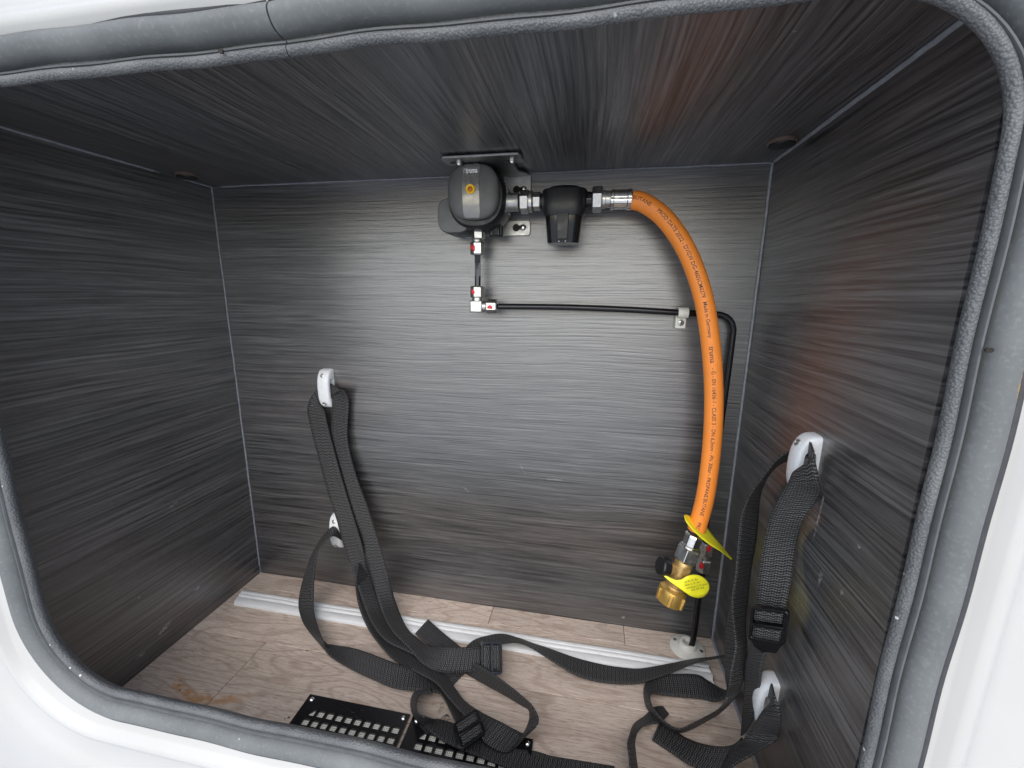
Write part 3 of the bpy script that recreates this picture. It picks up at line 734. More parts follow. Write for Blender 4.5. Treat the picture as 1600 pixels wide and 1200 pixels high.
MB().rings([[(fxc-0.0072, -0.0535, 0.5010), (fxc+0.0072, -0.0535, 0.5010), (fxc+0.0072, -0.049, 0.5010), (fxc-0.0072, -0.049, 0.5010)],
            [(fxc-0.0058, -0.0540, 0.4985), (fxc+0.0058, -0.0540, 0.4985), (fxc+0.0058, -0.049, 0.4985), (fxc-0.0058, -0.049, 0.4985)],
            [(fxc-0.0054, -0.0515, 0.4745), (fxc+0.0054, -0.0515, 0.4745), (fxc+0.0054, -0.046, 0.4745), (fxc-0.0054, -0.046, 0.4745)]]).build('release_clip', 'black_plastic', fil, sharp=30, bevel=0.0006)
for sx in (-1, 1): MB().lathe((fxc+sx*0.0032, -0.0500, 0.4728), (0, -0.7, -0.7), [(0, 0.0010), (0.0006, 0.0009), (0.0009, 0.0004)], 10).build('pin', 'chrome', fil)
MB().lathe((fxc+0.020, AX, AZ), (1, 0, 0), [(0, 0.0082), (0.0068, 0.0076)], 28).build('outlet', 'gloss_black', fil)

# ------------------------------------------------------------------ orange hose
hose = thing('gas_hose', 'orange rubber gas hose with black print, curving down from the filter', 'hose')
HR = 0.0090
HP = [(0.5140, AX, 0.5126), (0.5275,-0.0360,0.5084), (0.5476,-0.0375,0.4930), (0.5685,-0.0400,0.4645), (0.5850,-0.0420,0.4281), (0.5952,-0.0440,0.3912), (0.6033,-0.0460,0.3470), (0.6080,-0.0480,0.3013), (0.6092,-0.0500,0.2538), (0.6073,-0.0520,0.2115), (0.6022,-0.0530,0.1758)]
hp = spline(HP, 12)
MB().tube(hp, HR, 28).build('tube', 'orange_rubber', hose, sharp=60)
MB().hexa((0.4760, AX, AZ), (1, 0, 0), 0.0125, 0.0105, 0.28).build('union_nut', 'zinc', hose, sharp=25, bevel=0.0004)
MB().lathe((0.4862, AX, AZ), (1, 0, 0), [(0, 0.0088), (0.003, 0.0088), (0.0034, 0.0080), (0.0085, 0.0080)], 28).build('collar', 'zinc', hose)
def ferrule(o, ax, L, r):
    mb = MB(); d, a, b = frame(ax)
    pr = [(0, r*0.86), (0.0008, r*0.97), (0.0030, r), (0.0036, r*0.93), (L-0.0045, r*0.93), (L-0.0038, r), (L-0.0006, r), (L, r*0.94)]
    return mb.lathe(o, ax, pr, 48, shape=lambda t: 1-0.045*max(0, math.cos(8*t))**0.5 if math.cos(8*t) > 0 else 1.0)
ferrule((0.4940, AX, AZ-0.0004), (1, 0, -0.02), 0.0205, 0.0098).build('ferrule', 'chrome', hose, sharp=25)
# arc length table, then the printed text wrapped on the tube side that faces out of the locker
al = [0.0]
for i in range(1, len(hp)): al.append(al[-1]+(hp[i]-hp[i-1]).length)
def at_len(s):
    s = min(max(s, 0.0), al[-1]-1e-5); i = 0
    while al[i+1] < s: i += 1
    k = (s-al[i])/(al[i+1]-al[i]); p = hp[i].lerp(hp[i+1], k)
    t0 = (hp[min(i+1, len(hp)-1)]-hp[max(i-1, 0)]).normalized(); t1 = (hp[min(i+2, len(hp)-1)]-hp[i]).normalized()
    return p, t0.lerp(t1, k).normalized()
def wrap_text(mb, txt, s0, size, off=0.0):
    vs, fs = text_mesh(txt, size, 0.008); o = []
    for (x, y, z) in vs:
        p, t = at_len(s0+x)
        d = V((-0.22, -1.0, 0.12)); d = d-t*d.dot(t); d.normalize(); up = d.cross(t)*-1.0
        if up.z+up.x < 0: up = -up
        a = (y-size*0.33+off)/HR
        o.append(p+(d*math.cos(a)+up*math.sin(a))*(HR+0.00012))
    mb.add(o, fs)
    return max(v[0] for v in vs) if vs else 0
mb = MB(); s = 0.0012; SZ = 0.0050
for txt, gap, sz in (('BUTANE', 0.008, SZ), ('PROD DATE 2022 - DVGW DG-4603CM0279', 0.004, SZ), ('Made in Germany', 0.0085, SZ*0.98), ('truma', 0.005, SZ*1.35),
                     ('- G - EN 16436-1 - CLASS 3 - DN 6,3mm - PN 30bar - PROPANE/BUTANE', 0.008, SZ), ('PROD DATE 2022 - DVGW D', 0.0, SZ)):
    if s < al[-1]-0.012: s += wrap_text(mb, txt, s, sz)+gap
mb.build('printed_text', 'ink', hose, smooth=False)

# lower end of the hose: ferrule, nut; brass cylinder connector hanging from it
p_end = hp[-1]; ax_h = (hp[-1]-hp[-6]).normalized()
BA = V((0.5998,-0.0535,0.1652)); BB = V((0.5801,-0.0620,0.0932)); ba = (BB-BA).normalized()
ferrule(BA-ba*0.006, ba, 0.0175, 0.0096).build('ferrule', 'chrome', hose, sharp=25)
MB().hexa(BA+ba*0.0095, ba, 0.0128, 0.0165, 0.25, 0.1).build('union_nut', 'zinc', hose, sharp=25, bevel=0.0005)
con = thing('cylinder_connector', 'brass gas cylinder connector with a grooved hand nut at the hose end', 'connector')
MB().lathe(BA+ba*0.025, ba, [(0, 0.0085), (0.002, 0.0092), (0.006, 0.0094), (0.028, 0.0094), (0.031, 0.0086), (0.035, 0.0086)], 36).build('body', 'brass', con, sharp=30)
fx = frame(ba)
pd = V((-0.045, -0.10, 0.0))
side = V((-0.92, -0.25, 0.30)).normalized()
lp = BA+ba*0.040
MB().prism(rpoly(-0.0042, -0.010, 0.0042, 0.010, 0.001), lp+V((0.22, -0.97, 0.05)).normalized()*0.0086, ba.cross(V((0.22, -0.97, 0.05))).normalized(), ba, V((0.22, -0.97, 0.05)).normalized(), 0.0014).build('flat_pad', 'brass', con, sharp=30, bevel=0.0003)
MB().lathe(BA+ba*0.0385, side, [(0.004, 0.0062), (0.0165, 0.0062), (0.017, 0.0055)], 28).build('side_port', 'brass', con)
MB().lathe(BA+ba*0.0385+side*0.0155, side, [(0, 0.0085), (0.0010, 0.0100), (0.0085, 0.0102), (0.0100, 0.0092), (0.0104, 0.006)], 32).build('black_cap', 'black_plastic', con)
MB().lathe(BA+ba*0.0575, ba, [(0, 0.0095), (0.0015, 0.0110), (0.0035, 0.0138), (0.0055, 0.0140), (0.0175, 0.0144), (0.0190, 0.0136), (0.0190, 0.0105), (0.012, 0.0100)], 48, caps=(True, True)).build('hand_nut', 'brass_bright', con, sharp=30)
d, a, b = frame(ba)
for k in range(6):
    t = R(20+60*k); e = a*math.cos(t)+b*math.sin(t); g_ = ba.cross(e)
    MB().prism([(-0.0021, 0.0), (0.0021, 0.0), (0.0016, 0.0028), (-0.0016, 0.0028)], BA+ba*0.0630+e*0.0133, g_, e, ba, 0.0125).build('grip_lug', 'brass_bright', con, sharp=30, bevel=0.0004)
MB().lathe(BA+ba*0.0590, ba, [(-0.0035, 0.0092), (-0.003, 0.0104), (-0.001, 0.0106), (0.0, 0.0098)], 36).build('ring', 'brass', con)

# ------------------------------------------------------------------ yellow tags
def sheet(stations, name, mat, parent, th=0.0004, n=6, uvm=False):
    A = spline([s[0] for s in stations], n); B = spline([s[1] for s in stations], n); m_ = 6
    rows_ = [[a.lerp(b, j/m_) for j in range(m_+1)] for a, b in zip(A, B)]
    vs = [p for r in rows_ for p in r]; k = m_+1
    fs = [(i*k+j, i*k+j+1, (i+1)*k+j+1, (i+1)*k+j) for i in range(len(rows_)-1) for j in range(m_)]
    o = MB().add(vs, fs).build(name, mat, parent, sharp=180)
    so = o.modifiers.new('thickness', 'SOLIDIFY'); so.thickness = th; so.offset = 0
    return o, rows_
tg = thing('warning_tag', 'yellow tag threaded on the orange hose above its lower nut, edge-on and curled', 'tag', 'yellow tags')
sheet([((0.5868,-0.0600,0.1951), (0.5892,-0.0550,0.1934)), ((0.5878,-0.0660,0.1913), (0.5969,-0.0480,0.1882)), ((0.5948,-0.0690,0.1836), (0.6076,-0.0440,0.1812)), ((0.6043,-0.0690,0.1753), (0.6149,-0.0430,0.1753)), ((0.6148,-0.0670,0.1674), (0.6217,-0.0450,0.1674)), ((0.6267,-0.0630,0.1590), (0.6299,-0.0490,0.1587)), ((0.6390,-0.0570,0.1476), (0.6402,-0.0550,0.1480))], 'disc', 'tag_yellow', tg)
tg2 = thing('warning_tag', 'yellow oval tag with small print hanging on the brass connector', 'tag', 'yellow tags')
o2, rw = sheet([((0.5681,-0.0690,0.1306), (0.5680,-0.0700,0.1297)), ((0.5742,-0.0720,0.1290), (0.5755,-0.0740,0.1253)), ((0.5820,-0.0730,0.1271), (0.5847,-0.0755,0.1201)), ((0.5876,-0.0730,0.1287), (0.5920,-0.0760,0.1155)), ((0.5932,-0.0720,0.1326), (0.5989,-0.0750,0.1113)), ((0.6014,-0.0690,0.1331), (0.6062,-0.0720,0.1085)), ((0.6094,-0.0660,0.1299), (0.6126,-0.0690,0.1087)), ((0.6155,-0.0640,0.1239), (0.6169,-0.0660,0.1117)), ((0.6181,-0.0635,0.1185), (0.6182,-0.0640,0.1158))], 'disc', 'tag_yellow', tg2)
# four lines of small print on its face
P0, PX, PY = V((0.5882,-0.0742,0.1266)), V((0.6050,-0.0705,0.1310)), V((0.5925,-0.0770,0.1149))
ux = (PX-P0); uy = (PY-P0); mb = MB()
for i, line in enumerate(('en G 12. Av', 'etten G 12. Avl', 'lationsset G 12. gasol', '03.09.02')):
    vs, fs = text_mesh(line, 1.0); wmax = max(v[0] for v in vs)
    L_ = (0.80, 0.90, 1.25, 0.75)[i]; sx = (0.10, 0.05, 0.10, 0.35)[i]
    mb.add([P0+ux*(sx+v[0]/wmax*L_)+uy*(0.10+0.25*i-v[1]*0.20)+ux.cross(uy).normalized()*(-0.0012)*(-1 if ux.cross(uy).y > 0 else 1)*-1 for v in vs], fs)
mb.build('printed_text', 'ink', tg2, smooth=False)

# ------------------------------------------------------------------ black gas pipe
pipe = thing('gas_pipe', 'thin black gas pipe with zinc elbow, running from the regulator to the floor', 'pipe')
PR = 0.0033
def nut(o, ax, r, L, roll=0.3, mat='zinc', name='nut'):
    return MB().hexa(o, ax, r, L, roll, up=(0, 1, 0) if abs(V(ax).normalized().z) > 0.7 else (0, 0, 1)).build(name, mat, pipe, sharp=25, bevel=0.0004)
vx, vy = 0.3545, -0.024
def blob(c, n, r, parent, el=1.4, seed=0):
    d, a, b = frame(n); c = V(c); rnd = random.Random(seed); pts = []
    ph = rnd.uniform(0, 6)
    ring = []
    for k in range(18):
        t = 2*math.pi*k/18; q = r*(1+0.22*math.sin(2*t+ph)+0.12*math.sin(3*t+ph*2))
        ring.append((math.cos(t)*q, math.sin(t)*q*el))
    R_ = []
    for (h, sc_) in ((-0.0004, 1.0), (0.0001, 1.0), (0.0004, 0.75), (0.0005, 0.2)):
        R_.append([c+d*h+a*x*sc_+b*y*sc_ for x, y in ring])
    return MB().rings(R_).build('paint_mark', 'red_paint', parent)
MB().lathe((vx, vy, 0.4815), (0, 0, -1), [(0, 0.0058), (0.006, 0.0058)], 24, up=(0, 1, 0)).build('neck', 'zinc', pipe)
n1 = nut((vx, vy, 0.4762), (0, 0, -1), 0.0080, 0.0138, 0.26)
vt = MB().tube([(vx, vy, 0.468), (vx, vy+0.0005, 0.44), (vx-0.0004, vy, 0.415)], PR, 20).build('vertical_tube', 'pipe_black', pipe)
n2 = nut((vx-0.0004, vy, 0.4292), (0, 0, -1), 0.0080, 0.0130, 0.26)
ec = V((vx-0.0004, vy, 0.4070))
el_ = MB().box((ec.x-0.0072, ec.y-0.0072, ec.z-0.0068), (ec.x+0.0068, ec.y+0.0072, ec.z+0.0064)).build('elbow', 'zinc', pipe, bevel=0.0014, seg=3)
MB().lathe((ec.x, ec.y, ec.z+0.006), (0, 0, 1), [(0, 0.0062), (0.005, 0.0058)], 24, up=(0, 1, 0)).build('elbow_neck', 'zinc', pipe)
MB().lathe((ec.x+0.006, ec.y, ec.z), (1, 0, 0), [(0, 0.0062), (0.006, 0.0056)], 24).build('elbow_neck', 'zinc', pipe)
n3 = nut((ec.x+0.0105, ec.y, ec.z), (1, 0, 0), 0.0080, 0.0125, 0.55)
fr = V((0.45, -1, 0))
for (nn, c, s_) in ((n1, (vx-0.0030, vy-0.0075, 0.4695), 1), (n2, (vx-0.0036, vy-0.0073, 0.4228), 2), (n3, (ec.x+0.0160, ec.y-0.0076, ec.z-0.0006), 3)):
    blob(c, (-0.25 if s_ < 3 else 0.0, -1, 0.05), 0.0023, nn, 1.7 if s_ == 1 else 1.1, s_)
lt = [(ec.x+0.018, ec.y, ec.z), (0.45, -0.0200, 0.4072), (0.52, -0.0140, 0.4055), (0.575, -0.0095, 0.4030), (0.605, -0.0085, 0.4020)]
bend = [(0.6160, -0.0085, 0.4010), (0.6240, -0.0085, 0.3965), (0.6285, -0.0085, 0.3880), (0.6290, -0.0085, 0.3760)]
MB().tube(spline(lt+bend+[(0.6285, -0.0088, 0.33), (0.6265, -0.0100, 0.25), (0.6235, -0.0120, 0.17), (0.6226,-0.0150,0.1379)], 8), PR, 20).build('bent_tube', 'pipe_black', pipe)
ca = V((0.6250,-0.0150,0.1415)); cb = V((0.6237,-0.0180,0.1048)); cd = (cb-ca).normalized(); cl = (cb-ca).length
n4 = MB().hexa(ca, cd, 0.0088, cl*0.44, 0.2, up=(0, 1, 0)).build('coupling_nut', 'zinc', pipe, sharp=25, bevel=0.0004)
MB().lathe(ca+cd*cl*0.42, cd, [(0, 0.0070), (cl*0.16, 0.0070)], 26).build('coupling_body', 'zinc', pipe)
n5 = MB().hexa(ca+cd*cl*0.56, cd, 0.0088, cl*0.44, 0.2, up=(0, 1, 0)).build('coupling_nut', 'zinc', pipe, sharp=25, bevel=0.0004)
blob((0.6260,-0.0238,0.1382), (0.2, -1, 0), 0.0024, n4, 1.8, 5); blob((0.6189,-0.0272,0.1173), (-0.2, -1, 0.1), 0.0028, n5, 1.2, 6)
MB().tube(spline([cb-cd*0.003, (0.6218,-0.0210,0.0656), (0.6197,-0.0255,0.0159), (0.6160, -0.0258, -0.003)], 8), PR, 20).build('lower_tube', 'pipe_black', pipe)

clip = thing('pipe_clip', 'small white plastic clip holding the black pipe to the back wall', 'clip')
cp = V((0.5770, -0.0095, 0.4030))
prof = []
for k in range(13):
    t = R(-75+k*15*1.9); prof.append((math.cos(t), math.sin(t)))
rr = [[(cp.x-0.0052+0.0104*w_, cp.y-math.sin(R(180*k/16))*q*1.0 if False else cp.y-math.cos(R(-110+k*220/16))*q, cp.z+math.sin(R(-110+k*220/16))*q) for k in range(17)] for w_ in (0, 1) for q in (0.0058,)]
ri = [[(cp.x-0.0052+0.0104*w_, cp.y-math.cos(R(-110+k*220/16))*0.0036, cp.z+math.sin(R(-110+k*220/16))*0.0036) for k in range(17)] for w_ in (0, 1)]
ringA = rr[0]+list(reversed(ri[0])); ringB = rr[1]+list(reversed(ri[1]))
MB().rings([ringA, ringB]).build('loop', 'cream_plastic', clip, sharp=40, bevel=0.0003)
MB().prism(rpoly(-0.0056, -0.0170, 0.0052, -0.0030, 0.0008), (cp.x-0.0006, -0.0004, cp.z), (1, 0, 0), (0, 0, 1), (0, -1, 0), 0.0062).build('base', 'cream_plastic', clip, bevel=0.0005)
MB().lathe((cp.x-0.0008, -0.0062, cp.z-0.0108), (0, -1, 0), [(0, 0.0033), (0.0010, 0.0033), (0.0018, 0.0022), (0.0020, 0.0010)], 20).build('screw', 'zinc', clip)
for q in ((0.0021, 0.0004), (0.0004, 0.0021)):
    MB().box((cp.x-0.0008-q[0], -0.0087, cp.z-0.0108-q[1]), (cp.x-0.0008+q[0], -0.0080, cp.z-0.0108+q[1])).build('screw_cross', 'grommet_hole', clip, smooth=False)

# ------------------------------------------------------------------ webbing straps
def ribbon(stations, parent, th=0.0014, n=7, name='webbing', uv0=0.0):
    A = spline([s[0] for s in stations], n); B = spline([s[1] for s in stations], n); M_ = 7; k = M_
    nr = len(A); vs = []; uvs = []; L = uv0; prev = None
    for i in range(nr):
        c = (A[i]+B[i])/2
        if prev is not None: L += (c-prev).length
        prev = c
        for j in range(M_): vs.append(A[i].lerp(B[i], j/(M_-1))); uvs.append((j/(M_-1), L))
    fs = [(i*k+j, i*k+j+1, (i+1)*k+j+1, (i+1)*k+j) for i in range(nr-1) for j in range(M_-1)]
    me = bpy.data.meshes.new(name); me.from_pydata([tuple(v) for v in vs], [], fs); me.update()
    ul = me.uv_layers.new(name='UVMap')
    for lp_ in me.loops: ul.data[lp_.index].uv = uvs[lp_.vertex_index]
    for p in me.polygons: p.use_smooth = True
    me.materials.append(MAT['webbing'])
    o = bpy.data.objects.new(name, me); COL.objects.link(o); o.parent = parent
    so = o.modifiers.new('thickness', 'SOLIDIFY'); so.thickness = th; so.offset = 0; so.use_even_offset = False
    return o
def buckle(o, ax, ay, az, w, h, parent, tongue=True):
    """ladder-lock buckle: frame w wide (ax) and h long (ay), az out of its face"""
    o, ax, ay, az = V(o), V(ax).normalized(), V(ay).normalized(), V(az).normalized()
    mb = MB(); t = 0.0030
    def bar(x0, y0_, x1, y1_, z0, z1):
        P8 = [o+ax*x+ay*y+az*z for z in (z0, z1) for x, y in ((x0, y0_), (x1, y0_), (x1, y1_), (x0, y1_))]
        mb.add(P8, [(0, 3, 2, 1), (4, 5, 6, 7), (0, 1, 5, 4), (1, 2, 6, 5), (2, 3, 7, 6), (3, 0, 4, 7)])
    bk = thing_part('buckle', parent)
    outs = rpoly(-w/2, -h/2, w/2, h/2, 0.0030)
    m2 = MB()
    inn = rpoly(-w/2+t, -h/2+t*0.9, w/2-t, h/2-t*0.9, 0.0012)
    n_ = len(outs); vsx = []
    for z in (-0.0022, 0.0022):
        vsx += [o+ax*x+ay*y+az*z for x, y in outs]; vsx += [o+ax*x+ay*y+az*z for x, y in inn]
    fs_ = []
    for k in range(n_):
        q = (k+1) % n_
        fs_ += [(k, q, n_+q, n_+k), (2*n_+k, 3*n_+k, 3*n_+q, 2*n_+q), (k, 2*n_+k, 2*n_+q, q), (n_+k, n_+q, 3*n_+q, 3*n_+k)]
    fr_ = m2.add(vsx, fs_).build('buckle', 'gloss_black', parent, sharp=40, bevel=0.0006)
    bar(-w/2+t*0.8, -0.0016, w/2-t*0.8, 0.0016, -0.0020, 0.0034)
    mb.build('cross_bar', 'gloss_black', fr_, bevel=0.0005)
    if tongue:
        m3 = MB(); pts = [(-w/2+0.001, -h/2+0.002), (w/2-0.001, -h/2+0.002), (w*0.30, -h/2-0.0085), (-w*0.05, -h/2-0.0105), (-w*0.30, -h/2-0.006)]
        m3.prism(pts, o-az*0.0012, ax, ay, az, 0.0028).build('release_tab', 'gloss_black', fr_, bevel=0.0006)
    return fr_
def thing_part(name, parent): return None

# A: strap through the upper hook on the back wall
sA = thing('retaining_strap', 'black webbing strap hung doubled on the upper back-wall hook, buckle on the floor', 'strap', 'black retaining straps')
ribbon([((0.1454,-0.0060,0.3051),(0.1454,-0.0060,0.2843)), ((0.1383,-0.0070,0.3015),(0.1381,-0.0070,0.2789)), ((0.1306,-0.0100,0.2966),(0.1319,-0.0069,0.2733)), ((0.1176,-0.0120,0.2738),(0.1415,-0.0120,0.2682)), ((0.1195,-0.0140,0.2498),(0.1459,-0.0140,0.2498)), ((0.1318,-0.0180,0.2000),(0.1577,-0.0180,0.2040)), ((0.1425,-0.0220,0.1613),(0.1700,-0.0220,0.1622)), ((0.1567,-0.0280,0.1257),(0.1839,-0.0280,0.1251)), ((0.1724,-0.0370,0.0857),(0.1981,-0.0370,0.0948)), ((0.1927,-0.0500,0.0528),(0.2044,-0.0307,0.0463)), ((0.2086,-0.0589,0.0240),(0.2266,-0.0481,0.0134)), ((0.2350,-0.0831,0.0180),(0.2518,-0.0703,0.0079)), ((0.2604,-0.0998,0.0160),(0.2723,-0.0806,0.0096)), ((0.2863,-0.1067,0.0150),(0.2906,-0.0844,0.0091)), ((0.3098,-0.1105,0.0110),(0.3099,-0.0878,0.0050))], sA)
ribbon([((0.1471,-0.0060,0.3034),(0.1473,-0.0060,0.2845)), ((0.1540,-0.0070,0.3006),(0.1738,-0.0196,0.2992)), ((0.1511,-0.0090,0.2732),(0.1759,-0.0090,0.2833)), ((0.1484,-0.0110,0.2258),(0.1714,-0.0110,0.2330)), ((0.1584,-0.0140,0.1869),(0.1809,-0.0140,0.1862)), ((0.1731,-0.0200,0.1458),(0.1983,-0.0200,0.1448)), ((0.1896,-0.0280,0.1013),(0.2157,-0.0280,0.1027)), ((0.2124,-0.0440,0.0561),(0.2363,-0.0440,0.0634)), ((0.2337,-0.0620,0.0260),(0.2467,-0.0444,0.0176)), ((0.2616,-0.0884,0.0220),(0.2732,-0.0713,0.0107)), ((0.2919,-0.1048,0.0160),(0.2950,-0.0830,0.0078)), ((0.3125,-0.1170,0.0120),(0.3116,-0.0936,0.0126)), ((0.3357,-0.1243,0.0130),(0.3395,-0.1065,0.0292)), ((0.3604,-0.1211,0.0140),(0.3599,-0.1043,0.0310)), ((0.3805,-0.1148,0.0150),(0.3754,-0.0955,0.0274)), ((0.3962,-0.1107,0.0140),(0.3910,-0.0916,0.0266)), ((0.4004,-0.1000,0.0100),(0.3940,-0.0774,0.0112)), ((0.3985,-0.0981,0.0060),(0.3920,-0.0756,0.0073))], sA, uv0=0.4)
ribbon([((0.1932,-0.0410,0.0703),(0.1936,-0.0199,0.0599)), ((0.1966,-0.0560,0.0578),(0.2010,-0.0345,0.0495)), ((0.1944,-0.0508,0.0200),(0.2044,-0.0314,0.0112)), ((0.2176,-0.0744,0.0130),(0.2306,-0.0600,0.0066)), ((0.2440,-0.0946,0.0090),(0.2493,-0.0762,0.0014)), ((0.2778,-0.1146,0.0070),(0.2770,-0.0913,0.0040)), ((0.3094,-0.1276,0.0110),(0.3073,-0.1050,0.0051)), ((0.3375,-0.1403,0.0160),(0.3360,-0.1194,0.0054)), ((0.3550,-0.1553,0.0200),(0.3545,-0.1344,0.0092)), ((0.3760,-0.1704,0.0210),(0.3721,-0.1498,0.0105)), ((0.3926,-0.1794,0.0190),(0.3932,-0.1578,0.0096)), ((0.4029,-0.1876,0.0140),(0.4156,-0.1679,0.0152)), ((0.4160,-0.1894,0.0100),(0.4278,-0.1691,0.0120)), ((0.4241,-0.1879,0.0080),(0.4363,-0.1679,0.0080)), ((0.4295,-0.1811,0.0050),(0.4416,-0.1610,0.0039)), ((0.4354,-0.1733,0.0100),(0.4492,-0.1751,0.0289)), ((0.4401,-0.1604,0.0120),(0.4502,-0.1694,0.0312)), ((0.4390,-0.1492,0.0140),(0.4436,-0.1613,0.0336)), ((0.4282,-0.1427,0.0120),(0.4335,-0.1530,0.0325)), ((0.4097,-0.1339,0.0100),(0.4173,-0.1419,0.0307)), ((0.3824,-0.1221,0.0070),(0.3935,-0.1266,0.0272)), ((0.3619,-0.1120,0.0040),(0.3736,-0.1160,0.0240))], sA, uv0=0.9)
ribbon([((0.2844,-0.0721,0.0060),(0.2926,-0.0503,0.0091)), ((0.3010,-0.0819,0.0060),(0.3091,-0.0598,0.0070)), ((0.3266,-0.0938,0.0050),(0.3344,-0.0748,0.0066)), ((0.3475,-0.1046,0.0040),(0.3545,-0.0826,0.0014))], sA, uv0=1.3)
ribbon([((0.3542,-0.0970,0.0030),(0.3799,-0.0956,0.0014)), ((0.3400,-0.1052,0.0030),(0.3621,-0.1077,0.0014)), ((0.3309,-0.1180,0.0030),(0.3525,-0.1244,0.0014)), ((0.3248,-0.1330,0.0030),(0.3456,-0.1381,0.0014))], sA, uv0=1.6)
# long run to the right wall
ribbon([((0.3646,-0.1005,0.0120),(0.3525,-0.0811,0.0068)), ((0.3723,-0.0927,0.0190),(0.3614,-0.0732,0.0119)), ((0.3853,-0.0869,0.0220),(0.3786,-0.0656,0.0145)), ((0.3981,-0.0824,0.0220),(0.3942,-0.0605,0.0145)), ((0.4122,-0.0766,0.0210),(0.4135,-0.0569,0.0084)), ((0.4276,-0.0781,0.0200),(0.4313,-0.0593,0.0066)), ((0.4493,-0.0850,0.0160),(0.4487,-0.0632,0.0072)), ((0.4775,-0.0929,0.0090),(0.4764,-0.0695,0.0070)), ((0.4973,-0.0950,0.0060),(0.4971,-0.0720,0.0066)), ((0.5160,-0.0943,0.0050),(0.5165,-0.0734,0.0066)), ((0.5352,-0.0920,0.0050),(0.5364,-0.0728,0.0066)), ((0.5538,-0.0877,0.0060),(0.5556,-0.0698,0.0066)), ((0.5836,-0.0742,0.0100),(0.5866,-0.0576,0.0066)), ((0.6130,-0.0620,0.0180),(0.6179,-0.0442,0.0066)), ((0.6312,-0.0593,0.0240),(0.6372,-0.0413,0.0101)), ((0.6436,-0.0603,0.0300),(0.6485,-0.0483,0.0218))], sA, uv0=2.0)
def buckle_at(c, pr, pu, pn, parent, w=0.029, h=0.024, tongue=True): return buckle(c, pr, pu, pn, w, h, parent, tongue)
k0 = [V(p) for p in ((0.3813,-0.1179,0.0175),(0.3772,-0.1020,0.0347))]; k1 = [V(p) for p in ((0.4027,-0.1110,0.0165),(0.3975,-0.0906,0.0270))]
c0 = (k0[0]+k0[1]+k1[0]+k1[1])/4; e0 = (k0[1]-k0[0]).normalized(); g0 = ((k1[0]+k1[1])-(k0[0]+k0[1])).normalized()
buckle(c0, e0, g0, e0.cross(g0) if e0.cross(g0).z > 0 else -e0.cross(g0), 0.031, 0.024, sA, tongue=False)

nn = e0.cross(g0); nn = nn if nn.z > 0 else -nn
for q in (0.0058, -0.0058):
    st = []
    for k in range(7):
        t = R(180*k/6); c_ = c0+g0*(q+math.cos(t)*0.0046)+nn*(math.sin(t)*0.0044+0.0010)
        st.append((c_-e0*0.0122, c_+e0*0.0122))
    ribbon(st, sA, th=0.001, n=3, uv0=3.5+q)

# B: strap on the lower back-wall hook
sB = thing('retaining_strap', 'black webbing strap from the lower back-wall hook, looping over the left floor vent', 'strap', 'black retaining straps')
ribbon([((0.1490,-0.0060,0.0988),(0.1491,-0.0060,0.0748)), ((0.1420,-0.0100,0.1023),(0.1543,-0.0295,0.0978)), ((0.1344,-0.0260,0.0951),(0.1526,-0.0393,0.1017)), ((0.1255,-0.0380,0.0763),(0.1424,-0.0495,0.0879)), ((0.1188,-0.0480,0.0530),(0.1386,-0.0556,0.0631)), ((0.1150,-0.0580,0.0276),(0.1373,-0.0601,0.0347)), ((0.1209,-0.0703,0.0140),(0.1441,-0.0720,0.0174)), ((0.1403,-0.0889,0.0120),(0.1633,-0.0917,0.0156)), ((0.1609,-0.1014,0.0100),(0.1806,-0.1095,0.0200)), ((0.1806,-0.1122,0.0090),(0.1951,-0.1228,0.0242)), ((0.2021,-0.1234,0.0060),(0.1913,-0.1039,0.0014)), ((0.2354,-0.1340,0.0050),(0.2263,-0.1139,0.0130)), ((0.2640,-0.1406,0.0050),(0.2573,-0.1212,0.0164)), ((0.2911,-0.1464,0.0060),(0.2857,-0.1253,0.0148)), ((0.3155,-0.1454,0.0070),(0.3088,-0.1229,0.0078)), ((0.3400,-0.1437,0.0080),(0.3307,-0.1255,0.0014)), ((0.3497,-0.1491,0.0080),(0.3433,-0.1278,0.0014)), ((0.3600,-0.1606,0.0090),(0.3613,-0.1379,0.0030)), ((0.3716,-0.1736,0.0100),(0.3738,-0.1513,0.0030))], sB, uv0=0.2)
ribbon([((0.3281,-0.1339,0.0030),(0.3382,-0.1516,0.0146)), ((0.3184,-0.1389,0.0030),(0.3292,-0.1550,0.0163)), ((0.3144,-0.1482,0.0040),(0.3265,-0.1616,0.0191)), ((0.3176,-0.1600,0.0050),(0.3291,-0.1722,0.0215)), ((0.3259,-0.1709,0.0060),(0.3353,-0.1816,0.0247)), ((0.3358,-0.1768,0.0060),(0.3452,-0.1851,0.0258)), ((0.3504,-0.1849,0.0080),(0.3488,-0.1658,0.0014)), ((0.3685,-0.1909,0.0080),(0.3648,-0.1691,0.0045)), ((0.3885,-0.1952,0.0090),(0.3818,-0.1734,0.0045)), ((0.3996,-0.1961,0.0080),(0.3953,-0.1756,0.0045))], sB, uv0=0.7)
ribbon([((0.3909,-0.1933,0.0050),(0.3905,-0.1766,0.0045)), ((0.4078,-0.1954,0.0048),(0.4099,-0.1788,0.0045)), ((0.4232,-0.1976,0.0046),(0.4276,-0.1811,0.0045)), ((0.4437,-0.1988,0.0045),(0.4482,-0.1770,0.0014)), ((0.4608,-0.1981,0.0040),(0.4646,-0.1783,0.0014)), ((0.4875,-0.1966,0.0035),(0.4898,-0.1772,0.0014)), ((0.5149,-0.1961,0.0035),(0.5213,-0.1759,0.0014))], sB, uv0=1.1)
